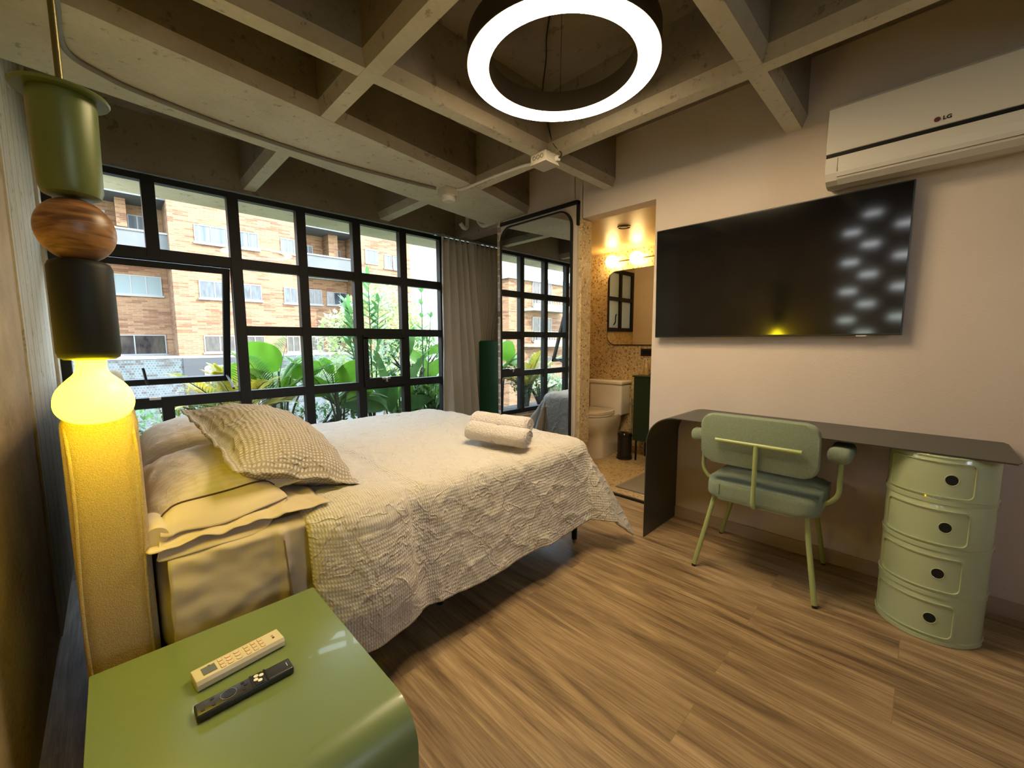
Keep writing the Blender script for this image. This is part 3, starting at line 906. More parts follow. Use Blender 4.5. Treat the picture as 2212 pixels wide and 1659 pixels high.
bk.xf(Matrix.Translation((2.17, 0, .6)) @ Matrix.Rotation(R_(-5), 4, 'Y') @ Matrix.Translation((-2.17, 0, -.6)))
bko = bk.out('backrest', M_chf, ch, smooth=True, angle=60)
sp_ = MB().tube([(2.118, .357, .712), (2.118, .715, .712)], .0095, 14)
sp_.out('back_crossbar', M_tube, ch, smooth=True)
MB().tube([(2.118, .535, .712), (2.122, .536, .60), (2.130, .538, .48), (2.134, .539, .43), (2.142, .539, .408), (2.165, .539, .398), (2.22, .54, .396)], .0105, 14, smooth=4).out('back_post', M_tube, ch, smooth=True)
for sgn, yc in ((-1, .245), (1, .845)):
    MB().tube([(2.34, yc - sgn * .10, .410), (2.34, yc - sgn * .055, .432), (2.34, yc - sgn * .02, .46), (2.34, yc, .50), (2.34, yc, .56), (2.34, yc, .652)], .0105, 14, smooth=5).out('arm_tube', M_tube, ch, smooth=True)
    pd = MB().box(2.235, 2.45, yc - .044, yc + .044, .655, .728, .03, 5)
    pd.out('armrest_pad', M_chf, ch, smooth=True, angle=70)
for top, bt in (((2.225, .735, .415), (2.148, .805, 0)), ((2.225, .345, .415), (2.178, .280, 0)), ((2.54, .365, .415), (2.655, .318, 0)), ((2.54, .715, .415), (2.650, .835, 0))):
    t_, b_ = Vector(top), Vector(bt)
    dr = (b_ - t_).normalized()
    lg = MB().tube([t_, b_ - dr * .012], .0115, 14).out('leg', M_tube, ch, smooth=True)
    MB().cyl(b_ - dr * .013, b_ + Vector((0, 0, .0005)), .0108, .0105).out('foot_cap', M_blackp, lg, smooth=True)

# ------------------------------------------------------------------ nightstand and remotes
ns = thing('nightstand', 'glossy olive green bent sheet bedside table in the foreground', 'nightstand', (.14, .92, 0))
M_green = mat('olive_green_lacquer', (.17, .235, .092), .34, coat=.15)
zn, tn = .50, .022
yn0, yn1, rr_ = .632, 1.20, .075
po = [(yn1, 0), (yn1, zn - .01), (yn1 - .003, zn - .003), (yn1 - .01, zn)] + [(yn0 + rr_ - rr_ * math.sin(R_(a)), zn - rr_ + rr_ * math.cos(R_(a))) for a in range(0, 91, 6)] + [(yn0, 0)]
pi_ = [(yn0 + tn, 0)] + [(yn0 + rr_ - (rr_ - tn) * math.sin(R_(a)), zn - rr_ + (rr_ - tn) * math.cos(R_(a))) for a in range(90, -1, -6)] + [(yn1 - tn, zn - tn), (yn1 - tn, 0)]
nb = MB().prism(po + pi_, 'x', -.084, .365, .0015)
nb.out('shell', M_green, ns, smooth=True, angle=30)
# AC remote
def remote_frame(cx, cy, ang_): return Matrix.Translation((cx, cy, zn + .0005)) @ Matrix.Rotation(ang_, 4, 'Z')
M_cream = mat('cream_remote_plastic', (.66, .60, .44), .35)
def from_px(): pass
rm1 = thing('remote_control', 'cream air conditioner remote with grey display on the green nightstand', 'remote control', (.153, 1.012, zn))
MA = remote_frame(.153, 1.012, R_(6))
b_ = MB().prism([(-.0255, .004), (-.022, 0), (.022, 0), (.0255, .004), (.0255, .014), (.021, .021), (-.021, .021), (-.0255, .014)], 'x', -.083, .083, .002)
# prism on 'x': (y,z)
b_.xf(MA).out('casing', M_cream, rm1, smooth=True, angle=30)
M_but = mat('pale_button', (.72, .60, .45), .5)
M_ink = mat('button_ink', (.10, .07, .05), .6)
M_line = mat('button_outline', (.45, .27, .15), .6)
MB().box(-.068, -.044, -.0125, .0125, .0212, .0218, .0002).xf(MA).out('display', mat('lcd_grey', (.13, .14, .12), .2), rm1)
MB().box(-.056, -.052, .0105, .0135, .0217, .0222).xf(MA).out('display_mark', M_ink, rm1)
bx = [(-.034, r, 'sq') for r in (-.0125, 0, .0125)] + [(-.020, r, 'el') for r in (-.012, 0, .012)] + [(-.004, r, 'el') for r in (-.012, 0, .012)] + [(.014, r, 'sq') for r in (-.0125, 0, .0125)] + [(.028, r, 'sq') for r in (-.0125, 0, .0125)] + [(.042, r, 'sq') for r in (-.0125, 0, .0125)]
for x_, y_, k in bx:
    bb = MB().prism(rrect(x_ - (.0055 if k == 'el' else .0042), x_ + (.0055 if k == 'el' else .0042), y_ - .0050, y_ + .0050, .0045 if k == 'el' else .0012, 4), 'z', .0205, .0219).xf(MA).out('button', M_line, rm1)
    MB().prism(rrect(x_ - (.0049 if k == 'el' else .0036), x_ + (.0049 if k == 'el' else .0036), y_ - .0044, y_ + .0044, .0040 if k == 'el' else .0009, 4), 'z', .0215, .0222).box(x_ - .0006, x_ + .0006, y_ - .002, y_ + .002, .0222, .0224).box(x_ + .001, x_ + .0018, y_ - .0012, y_ + .0012, .0222, .0224).xf(MA).out('button_face', M_but, bb)
text_mesh('LG', .006, MA @ Matrix.Translation((.066, .003, .0213)) @ Matrix.Rotation(R_(90), 4, 'Z'), M_ink, 'logo_lettering', rm1, .0002)
MB().lathe([(0, 0), (.0026, 0), (.0026, .0004), (0, .0004)], seg=16, M=MA @ Matrix.Translation((.066, -.004, .0211))).out('logo_disc', M_ink, rm1)
rm2 = thing('remote_control', 'slim black television remote with four white buttons on the green nightstand', 'remote control', (.145, .915, zn))
MB_ = remote_frame(.145, .914, R_(1))
M_rb = mat('satin_black_plastic', (.022, .022, .024), .35)
MB().box(-.083, .083, -.0185, .0185, 0, .015, .0035, 3).xf(MB_).out('casing', M_rb, rm2, smooth=True, angle=40)
MB().box(.0125, .030, -.0178, .0178, .0143, .0158, .001).box(.008, .0115, -.0182, .0182, .0147, .0160).box(.033, .0365, -.0182, .0182, .0147, .0160).xf(MB_).out('button_block', M_blackp, rm2)
M_wb = mat('white_button', (.85, .85, .8), .4)
for x_, y_ in ((.019, .009), (.0275, .005), (.0165, -.001), (.0225, -.008)):
    MB().lathe([(0, 0), (.0042, 0), (.0042, .001), (0, .001)], seg=16, M=MB_ @ Matrix.Translation((x_, y_, .0158))).out('app_button', M_wb, rm2)
MB().lathe([(.0135, 0), (.0135, .0012), (.0122, .0012), (.0122, 0)], seg=40, M=MB_ @ Matrix.Translation((-.030, .0, .0147)), cap=False).out('navigation_ring', mat('ring_chrome', (.5, .45, .38), .25, 1), rm2, smooth=True)
MB().lathe([(0, 0), (.0085, 0), (.0085, .001), (0, .001)], seg=30, M=MB_ @ Matrix.Translation((-.030, 0, .0146))).out('select_button', M_blackp, rm2)
for x_, y_ in ((-.005, .010), (-.001, .002), (-.005, -.009), (-.055, .010), (-.055, -.008), (-.072, -.008)):
    MB().lathe([(0, 0), (.0035, 0), (.003, .0013), (0, .0013)], seg=14, M=MB_ @ Matrix.Translation((x_, y_, .0146))).out('button', M_blackp, rm2)
MB().box(.0735, .0745, -.006, .006, .0148, .0153).xf(MB_).out('logo_strip', M_wb, rm2)

# ------------------------------------------------------------------ totem pendant lamp
LX, LY = -.030, 1.20
pl = thing('pendant_lamp', 'totem pendant lamp of green, wood and black forms with a glowing globe', 'pendant lamp', (LX, LY, 1.034))
M_shade = mat('moss_green_satin_metal', (.115, .15, .035), .4, .1)
M_woodb = None
def wood_ball():
    m, nt, b = new_mat('turned_cedar')
    tc = N(nt, 'TexCoord'); mp = N(nt, 'Mapping'); mp.inputs['Scale'].default_value = (6, 10, 40); mp.inputs['Rotation'].default_value = (.2, .25, 0)
    nt.links.new(tc.outputs['Object'], mp.inputs['Vector'])
    n = N(nt, 'TexNoise'); n.inputs['Scale'].default_value = 1.3; n.inputs['Detail'].default_value = 6; n.inputs['Distortion'].default_value = 1.5
    nt.links.new(mp.outputs[0], n.inputs['Vector'])
    r = N(nt, 'ValToRGB'); r.color_ramp.elements[0].position = .38; r.color_ramp.elements[0].color = (.13, .055, .018, 1)
    r.color_ramp.elements[1].position = .62; r.color_ramp.elements[1].color = (.34, .17, .06, 1)
    nt.links.new(n.outputs['Fac'], r.inputs[0]); nt.links.new(r.outputs[0], b.inputs['Base Color'])
    b.inputs['Roughness'].default_value = .38
    return m
MB().lathe([(0, 1.676), (.0665, 1.676), (.068, 1.673), (.066, 1.6695), (.047, 1.6695), (.0485, 1.655), (.0455, 1.50), (.0415, 1.487), (.034, 1.4835), (0, 1.4835)], (LX, LY, 0), 64).out('upper_shade', M_shade, pl, smooth=True, angle=30)
MB().lathe([(.0 + .0585 * math.sin(t), 1.4215 - .0615 * math.cos(t)) for t in [PI * i / 24 for i in range(25)]], (LX, LY, 0), 48).out('wooden_bead', wood_ball(), pl, smooth=True)
MB().lathe([(0, 1.3625), (.036, 1.3625), (.044, 1.358), (.0475, 1.349), (.0475, 1.182), (.045, 1.172), (.038, 1.167), (0, 1.167)], (LX, LY, 0), 64).out('black_cylinder', mat('black_satin_metal', (.008, .010, .007), .55, spec=.3), pl, smooth=True, angle=50)
M_globe = emit_mat('glowing_opal_glass', (1.0, .76, .005), 22.0)
gl_ = [(0, 1.034), (.02, 1.0355), (.038, 1.041), (.051, 1.051), (.0585, 1.064), (.0605, 1.080), (.057, 1.098), (.049, 1.113), (.036, 1.128), (.027, 1.138), (.0235, 1.150), (.0235, 1.166)]
pg = [Vector((r, 0, z)) for r, z in gl_]
pg = [(max(0, p.x), p.z) for p in catmull(pg, 4)]
MB().lathe(pg, (LX, LY, 0), 48).out('glass_globe', M_globe, pl, smooth=True, angle=180)
MB().cyl((LX, LY, 1.676), (LX, LY, ZS), .0055).out('rod', mat('dark_brass_rod', (.12, .10, .03), .35, .6), pl, smooth=True)
MB().lathe([(0, -.02), (.04, -.02), (.04, 0), (0, 0)], (LX, LY, ZS), 32).out('ceiling_rose', M_black, pl, smooth=True)

# ------------------------------------------------------------------ ring lamp
RX, RY, RZ = 1.43, 1.155, 2.318
rl = thing('ring_lamp', 'large dark ring ceiling lamp with a glowing white underside', 'ceiling lamp', (RX, RY, RZ))
Ri, Ro, Hh = .302, .392, .092
MB().lathe([(Ri, .002), (Ri, Hh), (Ro, Hh), (Ro, .002), (Ro - .004, .002), (Ro - .004, Hh - .004), (Ri + .004, Hh - .004), (Ri + .004, .002), (Ri, .002)], (RX, RY, RZ), 96, cap=False).out('body', mat('dark_bronze_metal', (.05, .038, .025), .4, .3), rl, smooth=True, angle=40)
M_ring = emit_mat('ring_diffuser', (1.0, .77, .46), 40)
MB().lathe([(Ri + .003, .003), (Ri + .003, -.001), (Ro - .003, -.001), (Ro - .003, .003), (Ri + .003, .003)], (RX, RY, RZ), 96, cap=False).out('diffuser', M_ring, rl, smooth=True, angle=40)
for a in (40, 160, 280):
    p = Vector((RX + (Ri + .04) * math.cos(R_(a)), RY + (Ri + .04) * math.sin(R_(a)), RZ + Hh))
    MB().cyl(p, (RX + .12 * math.cos(R_(a)), RY + .12 * math.sin(R_(a)), ZS), .0012, seg=6).out('suspension_wire', M_black, rl)
MB().tube([(1.505, 1.285, 2.645), (1.58, 1.37, 2.62), (1.67, 1.45, 2.605), (1.86, 1.64, 2.58), (1.94, 1.662, 2.45), (1.958, 1.64, 2.36), (1.985, 1.60, 2.30), (1.99, 1.624, ZR - .03)], .004, 8, smooth=6).out('power_cable', M_blackp, rl, smooth=True)

# ------------------------------------------------------------------ bed
bed = thing('bed', 'double bed base and mattress with a tall mustard upholstered headboard', 'bed', (1.0, 2.15, 0))
M_head = mat('mustard_linen', (.42, .31, .15), .95, c2=(.50, .375, .19), nscale=240, bump=.6, bscale=380, sheen=.2)
BY0, BY1 = 1.38, 2.93
hb = MB()
hx0, hx1, hy0, hy1, hz1 = -.100, .038, 1.375, 3.55, 1.035  # far end lengthened to block window light from the gap behind
hb.box(hx0, hx1, hy0, hy1, .05, hz1, .03, 5)
for v in hb.bm.verts:
    w = max(0, min(1, (v.co.z - .2) / .8))
    v.co.x += (.010 * math.sin(w * PI) + .006 * nz(v.co.y * 3, v.co.z * 4, 1)) * (1 if v.co.x > -.03 else -1)
hbo = hb.out('headboard', M_head, bed, smooth=True, angle=60)
for xx in (hx0 + .010, hx1 - .012):
    MB().tube([(xx + .004 * math.sin(9 * z), hy0 - .0015, z) for z in [.1 + .06 * i for i in range(15)]] + [(xx, hy0 + .012, 1.005), (xx, hy0 + .05, 1.033)], .0032, 8).out('piping', M_head, hbo, smooth=True)
M_fr = mat('black_bed_frame', (.012, .011, .010), .6)
MB().box(.045, 1.93, BY0 + .04, BY1 - .04, .20, .34, .01).out('base_frame', M_fr, bed)
for x_, y_ in ((2.0 - .06, 1.44), (1.94, 2.85), (.12, 1.46), (.12, 2.85), (1.0, 1.5), (1.0, 2.8)):
    MB().cyl((x_, y_, 0), (x_, y_, .22), .016, .02).out('leg', M_black, bed, smooth=True)
M_sheet = mat('cream_cotton_sheet', (.56, .47, .33), .85, c2=(.62, .53, .38), nscale=3, bump=.25, bscale=9)
mb_ = MB().box(.045, 1.93, BY0 + .012, BY1 - .01, .33, .635, .05, 5)
mb_.out('mattress', M_sheet, bed, smooth=True, angle=60)
# hanging sheet on the near side by the headboard
def sheetF(u, v):
    x = .065 + .57 * u
    s = v * .52
    z0 = .645
    a = min(s, .09) / .09
    if s < .09:
        y = BY0 + .03 - .055 * math.sin(a * PI / 2); z = z0 - .03 * (1 - math.cos(a * PI / 2))
    else:
        y = BY0 - .025 - .010 * (s - .09); z = z0 - .03 - (s - .09)
    fold = math.exp(-((u - .46 - .05 * v) / .02) ** 2)
    y -= .014 * fold * min(1, s / .1)
    y -= (.010 * nz(u * 4, v * 5, 2) + .006 * nz(u * 11, v * 14, 3)) * min(1, s / .08)
    y += .012 * math.exp(-((v - .62) / .06) ** 2) * math.exp(-((u - .48) / .16) ** 2)
    return (x + .004 * nz(v * 6, u * 2, 5), y, z)
o = MB().grid(sheetF, 60, 50).out('hanging_sheet', M_sheet, bed, smooth=True, angle=180, mods=(('SOLIDIFY', dict(thickness=.003)),))
MB().tube([(.335 + .03 * t, BY0 - .044 - .004 * t, .60 - .42 * t) for t in [i / 10 for i in range(11)]], .0022, 6).out('sheet_seam', MATS.get('seam_b') or mat('seam_b', (.22, .15, .07), .9), o, smooth=True)

# duvet
M_duvet = cloth_mat('striped_seersucker', (.66, .62, .56), (.55, .505, .44), 115, 80, bump=.6)
rho = .085
DROP = .49
dx0, dx1 = .40, 1.955
ix1, iy0, iy1 = dx1 - rho, 1.325 + rho, 2.98 - rho
zD = .640
def duv(s, t, puff=0.0):
    px = min(s, ix1)
    py = max(iy0, min(t, iy1))
    dx, dy = s - px, t - py
    r = math.hypot(dx, dy)
    z = zD
    ox = oy = 0.0
    crown = .012 * math.sin(PI * (py - iy0) / (iy1 - iy0))
    nx, ny, nzv = 0, 0, 1
    if r > 1e-6:
        ux, uy = dx / r, dy / r
        diag = abs(ux * uy) * 2
        la = rho * PI / 2
        if r < la:
            a = r / rho
            out, down = rho * math.sin(a), rho * (1 - math.cos(a))
            nx, ny, nzv = ux * math.sin(a), uy * math.sin(a), math.cos(a)
        else:
            fl = .17 + .33 * diag
            if dx <= 1e-6 and dy < 0: fl = .17
            out = rho + (r - la) * fl
            down = rho + (r - la) * math.sqrt(1 - fl * fl)
            nx, ny, nzv = ux, uy, .15
        # hanging folds
        hang = max(0, min(1, (down - .05) / .25))
        if diag > .02:
            out += hang * (.030 * math.sin(math.atan2(uy, ux) * 9 + .6)) * min(1, diag * 3)
        if dx <= 1e-6:
            out += hang * (.016 * nz(s * 3.2, 2, 1 if dy < 0 else 8) + .008 * nz(s * 9, t * 2, 3))
            down -= hang * .02 * nz(s * 2.3, 5, 1)
        else:
            out += hang * .018 * nz(t * 3.4, 1, 9) * (1 - min(1, diag * 2))
        ox, oy = ux * out, uy * out
        z -= down
    z += crown
    w = .009 * nz(s * 3.1, t * 2.6, .3) + .0045 * nz(s * 8 + t * 3, t * 7, 1.3) + .0022 * nz(s * 22, t * 18 - s * 6, 2)
    # creases
    c1 = nz(s * 5 + 2 * t, t * 5 - s, 6)
    w += .0034 * max(0, 1 - abs(c1) * 12)
    c3_ = nz(s * 3.3 + t * 1.7, t * 3.1 - 2 * s, 23)
    w += .0042 * max(0, 1 - abs(c3_) * 9) ** 1.5
    c2_ = nz(s * 9 - t * 4, t * 8 + s * 3, 11)
    w += .003 * max(0, 1 - abs(c2_) * 8)
    w += puff
    x, y, z = px + ox + nx * w, py + oy + ny * w, z + nzv * w
    if z < .012: z = .012 + .004 * nz(s * 20, t * 20, 1)
    return x, y, z
tn_, tf_ = -.50, .44       # near and far drops measured from the inner edge
sf_ = .50
S0, S1 = dx0, ix1 + sf_
def duvetF(u, v):
    s = S0 + (S1 - S0) * u
    # puffed turned-back end
    q = (s - S0) / .36
    pf = 0.0
    drop = -tn_
    if q < 1:
        side = 1 if v < .17 else max(.12, 1 - (v - .17) * 8)
        hemf = 1.0
        pf = (.058 * (max(0, math.sin(PI * min(1, q * 1.0))) ** .55)) * side
        drop += .035 * math.sin(PI * q) ** .7
        if v < .06: pf *= v / .06 * .7 + .3
    elif q < 1.22:
        pf = -.008 * math.sin(PI * (q - 1) / .22)
    t = (iy0 - drop) + v * ((iy1 + tf_) - (iy0 - drop))
    if u > .93: pass
    return duv(s, t, pf)
def duvetUV(u, v):
    return (S0 + (S1 - S0) * u, v * 2.2)
dv = MB().grid(duvetF, 300, 300, uvf=duvetUV).out('duvet', M_duvet, smooth=True, angle=180, loc=(1.2, 2.15, .6), mods=(('SOLIDIFY', dict(thickness=.014, offset=-1)),))
tag(dv, 'beige and white striped seersucker duvet draped over the bed', 'duvet')
# ------------------------------------------------------------------ pillows
def pillow_mesh(L, W, T, flange=.0, nu=70, nv=56, seed=1, wr=.006, sag=.0, uvs=1.0, Tb=None):
    """local: x along L, y along W, z thickness; closed two-sided"""
    mb = MB()
    Tb = T if Tb is None else Tb
    def side(sign):
        def F(u, v):
            a, b = 2 * u - 1, 2 * v - 1
            ex = 1 - .07 * (1 - abs(b) ** 2) * abs(a) ** 6 * 0
            x = a * L / 2 * (1 - .045 * (1 - b * b) * abs(a))
            y = b * W / 2 * (1 - .055 * (1 - a * a) * abs(b))
            fa, fb = flange / (L / 2), flange / (W / 2)
            aa = min(1, abs(a) / (1 - fa)); bb = min(1, abs(b) / (1 - fb))
            th_ = (max(0, 1 - aa ** 2.6) ** .62) * (max(0, 1 - bb ** 2.6) ** .62)
            t = (T if sign > 0 else Tb) * th_
            w = wr * (nz(a * 3, b * 3, seed * 3.1) + .6 * nz(a * 8, b * 7, seed) + 1.1 * max(0, 1 - 6 * abs(nz(a * 2.5 + b, b * 2.5 - a, seed + 9))) * (.3 + .7 * (1 - th_)))
            z = sign * (t + .0025) + w * min(1, th_ * 4 + .3) - sag * (a * a)
            if abs(a) > .999 or abs(b) > .999: z = w - sag * a * a
            z += .010 * (1 - th_) * nz(a * 5, b * 5, seed + 20)
            return (x, y, z)
        return F
    mb.grid(side(1), nu, nv, uvf=lambda u, v: (u * L * uvs, v * W * uvs))
    mb.grid(side(-1), nu, nv, uvf=lambda u, v: (u * L * uvs, v * W * uvs))
    return mb
M_pil = cloth_mat('cream_satin_stripe_cotton', (.62, .545, .44), (.58, .505, .40), 48, 3, bump=.18, rough=.7)
M_flap = M_sheet
M_cord = mat('dark_brown_piping', (.07, .035, .02), .8)
def frame(c, ex, ey):
    ex = Vector(ex).normalized(); ey = Vector(ey); ey = (ey - ex * ey.dot(ex)).normalized(); ez = ex.cross(ey)
    return Matrix.Translation(Vector(c)) @ Matrix((ex, ey, ez)).transposed().to_4x4()
# far cream pillow
P2 = frame((.262, 2.50, .715), (0, 1, .0), (-1, 0, -.12))
p2 = pillow_mesh(.72, .46, .118, .02, seed=4, wr=.005, Tb=.03).xf(P2).out('pillow', M_pil, smooth=True, angle=180, merge=True, loc=(.24, 2.5, .66))
tag(p2, 'cream striped pillow lying against the headboard at the window side of the bed', 'pillow', 'cream pillows against the headboard')
P1b = frame((.255, 1.72, .668), (0, 1, .0), (-1, 0, -.02))
p1b = pillow_mesh(.74, .46, .022, .05, seed=9, wr=.004, Tb=.015).xf(P1b).out('pillow', M_sheet, smooth=True, angle=180, merge=True, loc=(.25, 1.75, .66))
tag(p1b, 'flat cream pillow lying underneath the plump near pillow', 'pillow')
P1 = frame((.255, 1.80, .715), (0, 1, .02), (-1, 0, -.07))
p1 = pillow_mesh(.63, .47, .098, .015, seed=2, wr=.006, Tb=.03).xf(P1).out('pillow', M_pil, smooth=True, angle=180, merge=True, loc=(.24, 1.775, .68))
tag(p1, 'plump cream striped pillow nearest the camera with dark piped end flap', 'pillow', 'cream pillows against the headboard')
# end flap with brown piping
def along(P, u):
    x = u * (len(P) - 1); k = min(int(x), len(P) - 2)
    return P[k].lerp(P[k + 1], x - k)
PIP = catmull([Vector(p) for p in ((.060, 1.45, .712), (.078, 1.462, .730), (.114, 1.477, .742), (.241, 1.502, .742), (.328, 1.520, .742), (.360, 1.510, .722))], 6)
LOW = catmull([Vector(p) for p in ((.058, 1.385, .690), (.078, 1.390, .682), (.107, 1.400, .686), (.203, 1.410, .674), (.328, 1.430, .690), (.384, 1.455, .693))], 6)
BOT = catmull([Vector(p) for p in ((.050, 1.362, .640), (.058, 1.362, .632), (.165, 1.362, .634), (.280, 1.366, .635), (.330, 1.40, .66), (.378, 1.446, .688))], 6)
def flapF(u, v):
    p = along(PIP, u).lerp(along(LOW, u), v)
    p.z += .012 * math.sin(PI * v) * (1 - .5 * u) + .003 * nz(u * 5, v * 3, 2)
    p.y -= .010 * math.sin(PI * v)
    return p
fl = MB().grid(flapF, 50, 16).out('end_flap', M_sheet, p1, smooth=True, angle=180, mods=(('SOLIDIFY', dict(thickness=.004)),))
MB().tube([Vector(flapF(i / 40, 0.0)) + Vector((0, -.002, .002)) for i in range(41)], .0026, 8).out('piping', M_cord, fl, smooth=True)
def flap2F(u, v):
    p = (along(LOW, u) + Vector((0, .02, -.004))).lerp(along(BOT, u), v)
    p.y -= .006 * math.sin(PI * v) + .003 * nz(u * 6, v * 2, 8)
    return p
MB().grid(flap2F, 50, 12).out('end_flap', M_sheet, p1b, smooth=True, angle=180, mods=(('SOLIDIFY', dict(thickness=.004)),))
MB().tube([(.045, 1.50, .70), (.047, 1.44, .695), (.05, 1.392, .69)], lambda t: .030 - .004 * math.cos(6 * t), 20, smooth=4).out('folded_end', M_sheet, p1, smooth=True)
# leaning seersucker pillow
A_, B_, C_ = Vector((.262, 1.50, .815)), Vector((.215, 2.19, .92)), Vector((.638, 1.452, .655))
ctr = (B_ + C_) / 2
P3 = frame(ctr, B_ - A_, A_ - C_)
M_seer = cloth_mat('checked_seersucker', (.62, .585, .54), (.36, .31, .255), 95, 75, bump=.7, mode='check')
p3 = pillow_mesh(.74, .47, .135, .028, seed=6, wr=.009, nu=90, nv=70, Tb=.085).xf(P3).out('pillow', M_seer, smooth=True, angle=180, merge=True, loc=ctr)
tag(p3, 'checked beige seersucker pillow leaning on the cream pillows', 'pillow')

# ------------------------------------------------------------------ towels
M_towel = mat('white_terry', (.74, .67, .63), .95, c2=(.82, .76, .72), nscale=120, bump=1.5, bscale=120, sheen=.4)
def towel(p0, p1, r, seed, label):
    p0, p1 = Vector(p0), Vector(p1)
    d = p1 - p0; Ln = d.length
    Mx = frame(p0, d, Vector((0, 0, 1)))       # x along roll, y up
    mb = MB()
    def F(u, v):
        a = v * 2 * PI
        t = u
        # closed ends: u in 0..1 with rounded ends
        e = min(1, max(0, min(u, 1 - u) / .04))
        rr = r * (.80 + .20 * math.sqrt(1 - (1 - e) ** 2))
        waist = 1 - .24 * math.exp(-((u - .47) / .035) ** 2)
        rr *= waist * (1 + .045 * nz(u * 5, math.cos(a) * 1.5, seed + math.sin(a)))
        rr *= 1 + .05 * math.cos(2 * a)
        fl = -1
        y = rr * math.sin(a); z = rr * math.cos(a) * 1.12
        y = max(y, -r * .86)
        return (u * Ln, y, z)
    mb.grid(F, 60, 40)
    for s_, ue in ((-1, 0), (1, 1)):
        mb.poly([F(ue, k / 40) for k in range(40)][::s_])
    o = mb.xf(Mx).out('rolled_towel', M_towel, smooth=True, angle=50, merge=True, loc=(p0 + p1) / 2)
    tag(o, label, 'towel', 'rolled white towels on the bed')
    sp = []
    for i in range(64):
        a = i / 63 * 5 * PI
        rr = r * (.12 + .74 * i / 63)
        sp.append((Ln + .002, max(rr * math.sin(a), -r * .8), rr * math.cos(a) * 1.05))
    MB().tube([Mx @ Vector(q) for q in sp], .0045, 6).out('rolled_edge', M_towel, o, smooth=True)
    return o
towel((1.375, 1.735, .722), (1.485, 1.40, .706), .053, 1, 'front rolled white towel on the foot of the bed, nearest the camera')
towel((1.490, 1.83, .745), (1.600, 1.50, .735), .056, 5, 'rear rolled white towel on the bed, behind the front roll')

# ------------------------------------------------------------------ bathroom things
M_por = mat('white_porcelain', (.78, .76, .70), .12, coat=.4)
tz = thing('toilet', 'white one-piece toilet against the back wall of the bathroom', 'toilet', (3.65, 2.42, 0))
yc = 2.41
MB().box(3.76, XB - .005, yc - .20, yc + .20, .42, .745, .02, 3).box(3.74, XB - .003, yc - .21, yc + .21, .747, .785, .012, 3).out('tank', M_por, tz, smooth=True, angle=40)
MB().lathe([(0, .786), (.022, .786), (.022, .792), (0, .793)], (3.85, yc, 0), 24).out('flush_button', M_metal, tz, smooth=True)
def bowlring(z, xf, xb, w):
    pts = []
    for k in range(40):
        a = 2 * PI * k / 40
        c, s = math.cos(a), math.sin(a)
        if c < 0: x = xm_ + (xm_ - xf) * c
        else: x = xm_ + (xb - xm_) * min(1, abs(c) * 1.3)
        pts.append((x, yc + w * (1 if s > 0 else -1) * abs(s) ** .8, z))
    return pts
xm_ = 3.55
bw = MB()
sect = [(0, 3.46, 3.90, .135), (.03, 3.455, 3.90, .14), (.16, 3.47, 3.90, .135), (.24, 3.45, 3.90, .14), (.30, 3.37, 3.90, .165), (.36, 3.32, 3.90, .185), (.43, 3.30, 3.90, .195), (.445, 3.305, 3.90, .19)]
rings = [[bw.bm.verts.new(p) for p in bowlring(*s_)] for s_ in sect]
for a, b in zip(rings, rings[1:]):
    for k in range(40): bw.bm.faces.new((a[k], a[(k + 1) % 40], b[(k + 1) % 40], b[k]))
bw.bm.faces.new(rings[0]); bw.bm.faces.new(rings[-1])
bw.out('bowl', M_por, tz, smooth=True, angle=60)
sp2 = [(p[0], p[1]) for p in bowlring(0, 3.295, 3.735, .198)]
MB().prism(sp2, 'z', .448, .466, .004).prism([(x, yc + (y - yc) * .99) for x, y in sp2], 'z', .469, .492, .006).out('seat_and_lid', M_por, tz, smooth=True, angle=40)
MB().tube([(3.90, 2.17, .60), (3.89, 2.16, .40), (3.86, 2.15, .25), (3.90, 2.16, .15)], .006, smooth=5).out('supply_hose', M_metal, tz, smooth=True)
bn = thing('pedal_bin', 'small black pedal bin between toilet and washstand', 'bin', (3.70, 2.125, 0))
MB().lathe([(0, .012), (.075, .012), (.078, .03), (.072, .034), (.070, .235), (0, .235)], (3.70, 2.125, 0), 40).out('body', M_blackp, bn, smooth=True, angle=40)
MB().lathe([(0, .238), (.074, .238), (.074, .255), (.066, .268), (.03, .274), (0, .275)], (3.70, 2.125, 0), 40).out('lid', mat('gloss_black', (.015, .012, .01), .15), bn, smooth=True, angle=40)
MB().box(3.612, 3.64, 2.105, 2.145, .0, .018, .004).lathe([(0, 0), (.08, 0), (.08, .012), (0, .012)], (3.70, 2.125, 0), 30).out('pedal', M_blackp, bn)
vn = thing('washstand', 'dark green vanity cabinet on slim legs with basin at the right of the bathroom', 'washstand', (3.80, 1.70, 0))
M_vg = mat('bottle_green_paint', (.010, .028, .016), .4)
MB().box(3.70, XB - .003, 1.36, 2.035, .205, .845, .003).out('body', M_vg, vn)
for a, b in ((1.365, 1.695), (1.70, 2.03)):
    dd = MB().box(3.684, 3.70, a, b, .21, .84, .002).out('door', M_vg, vn)
MB().box(3.675, XB - .003, 1.34, 2.045, .845, .86, .002).out('countertop', M_vg, vn)
for x_, y_ in ((3.72, 2.01), (3.92, 2.01), (3.72, 1.39), (3.92, 1.39)): MB().cyl((x_, y_, 0), (x_, y_, .206), .009).out('leg', M_black, vn)
MB().lathe([(0, .0), (.11, 0), (.13, .09), (.12, .092), (.10, .02), (0, .018)], (3.81, 1.62, .86), 32).out('basin', M_por, vn, smooth=True)
sp3 = thing('soap_bottle', 'small amber soap bottle on the washstand countertop', 'bottle', (3.80, 1.965, .861))
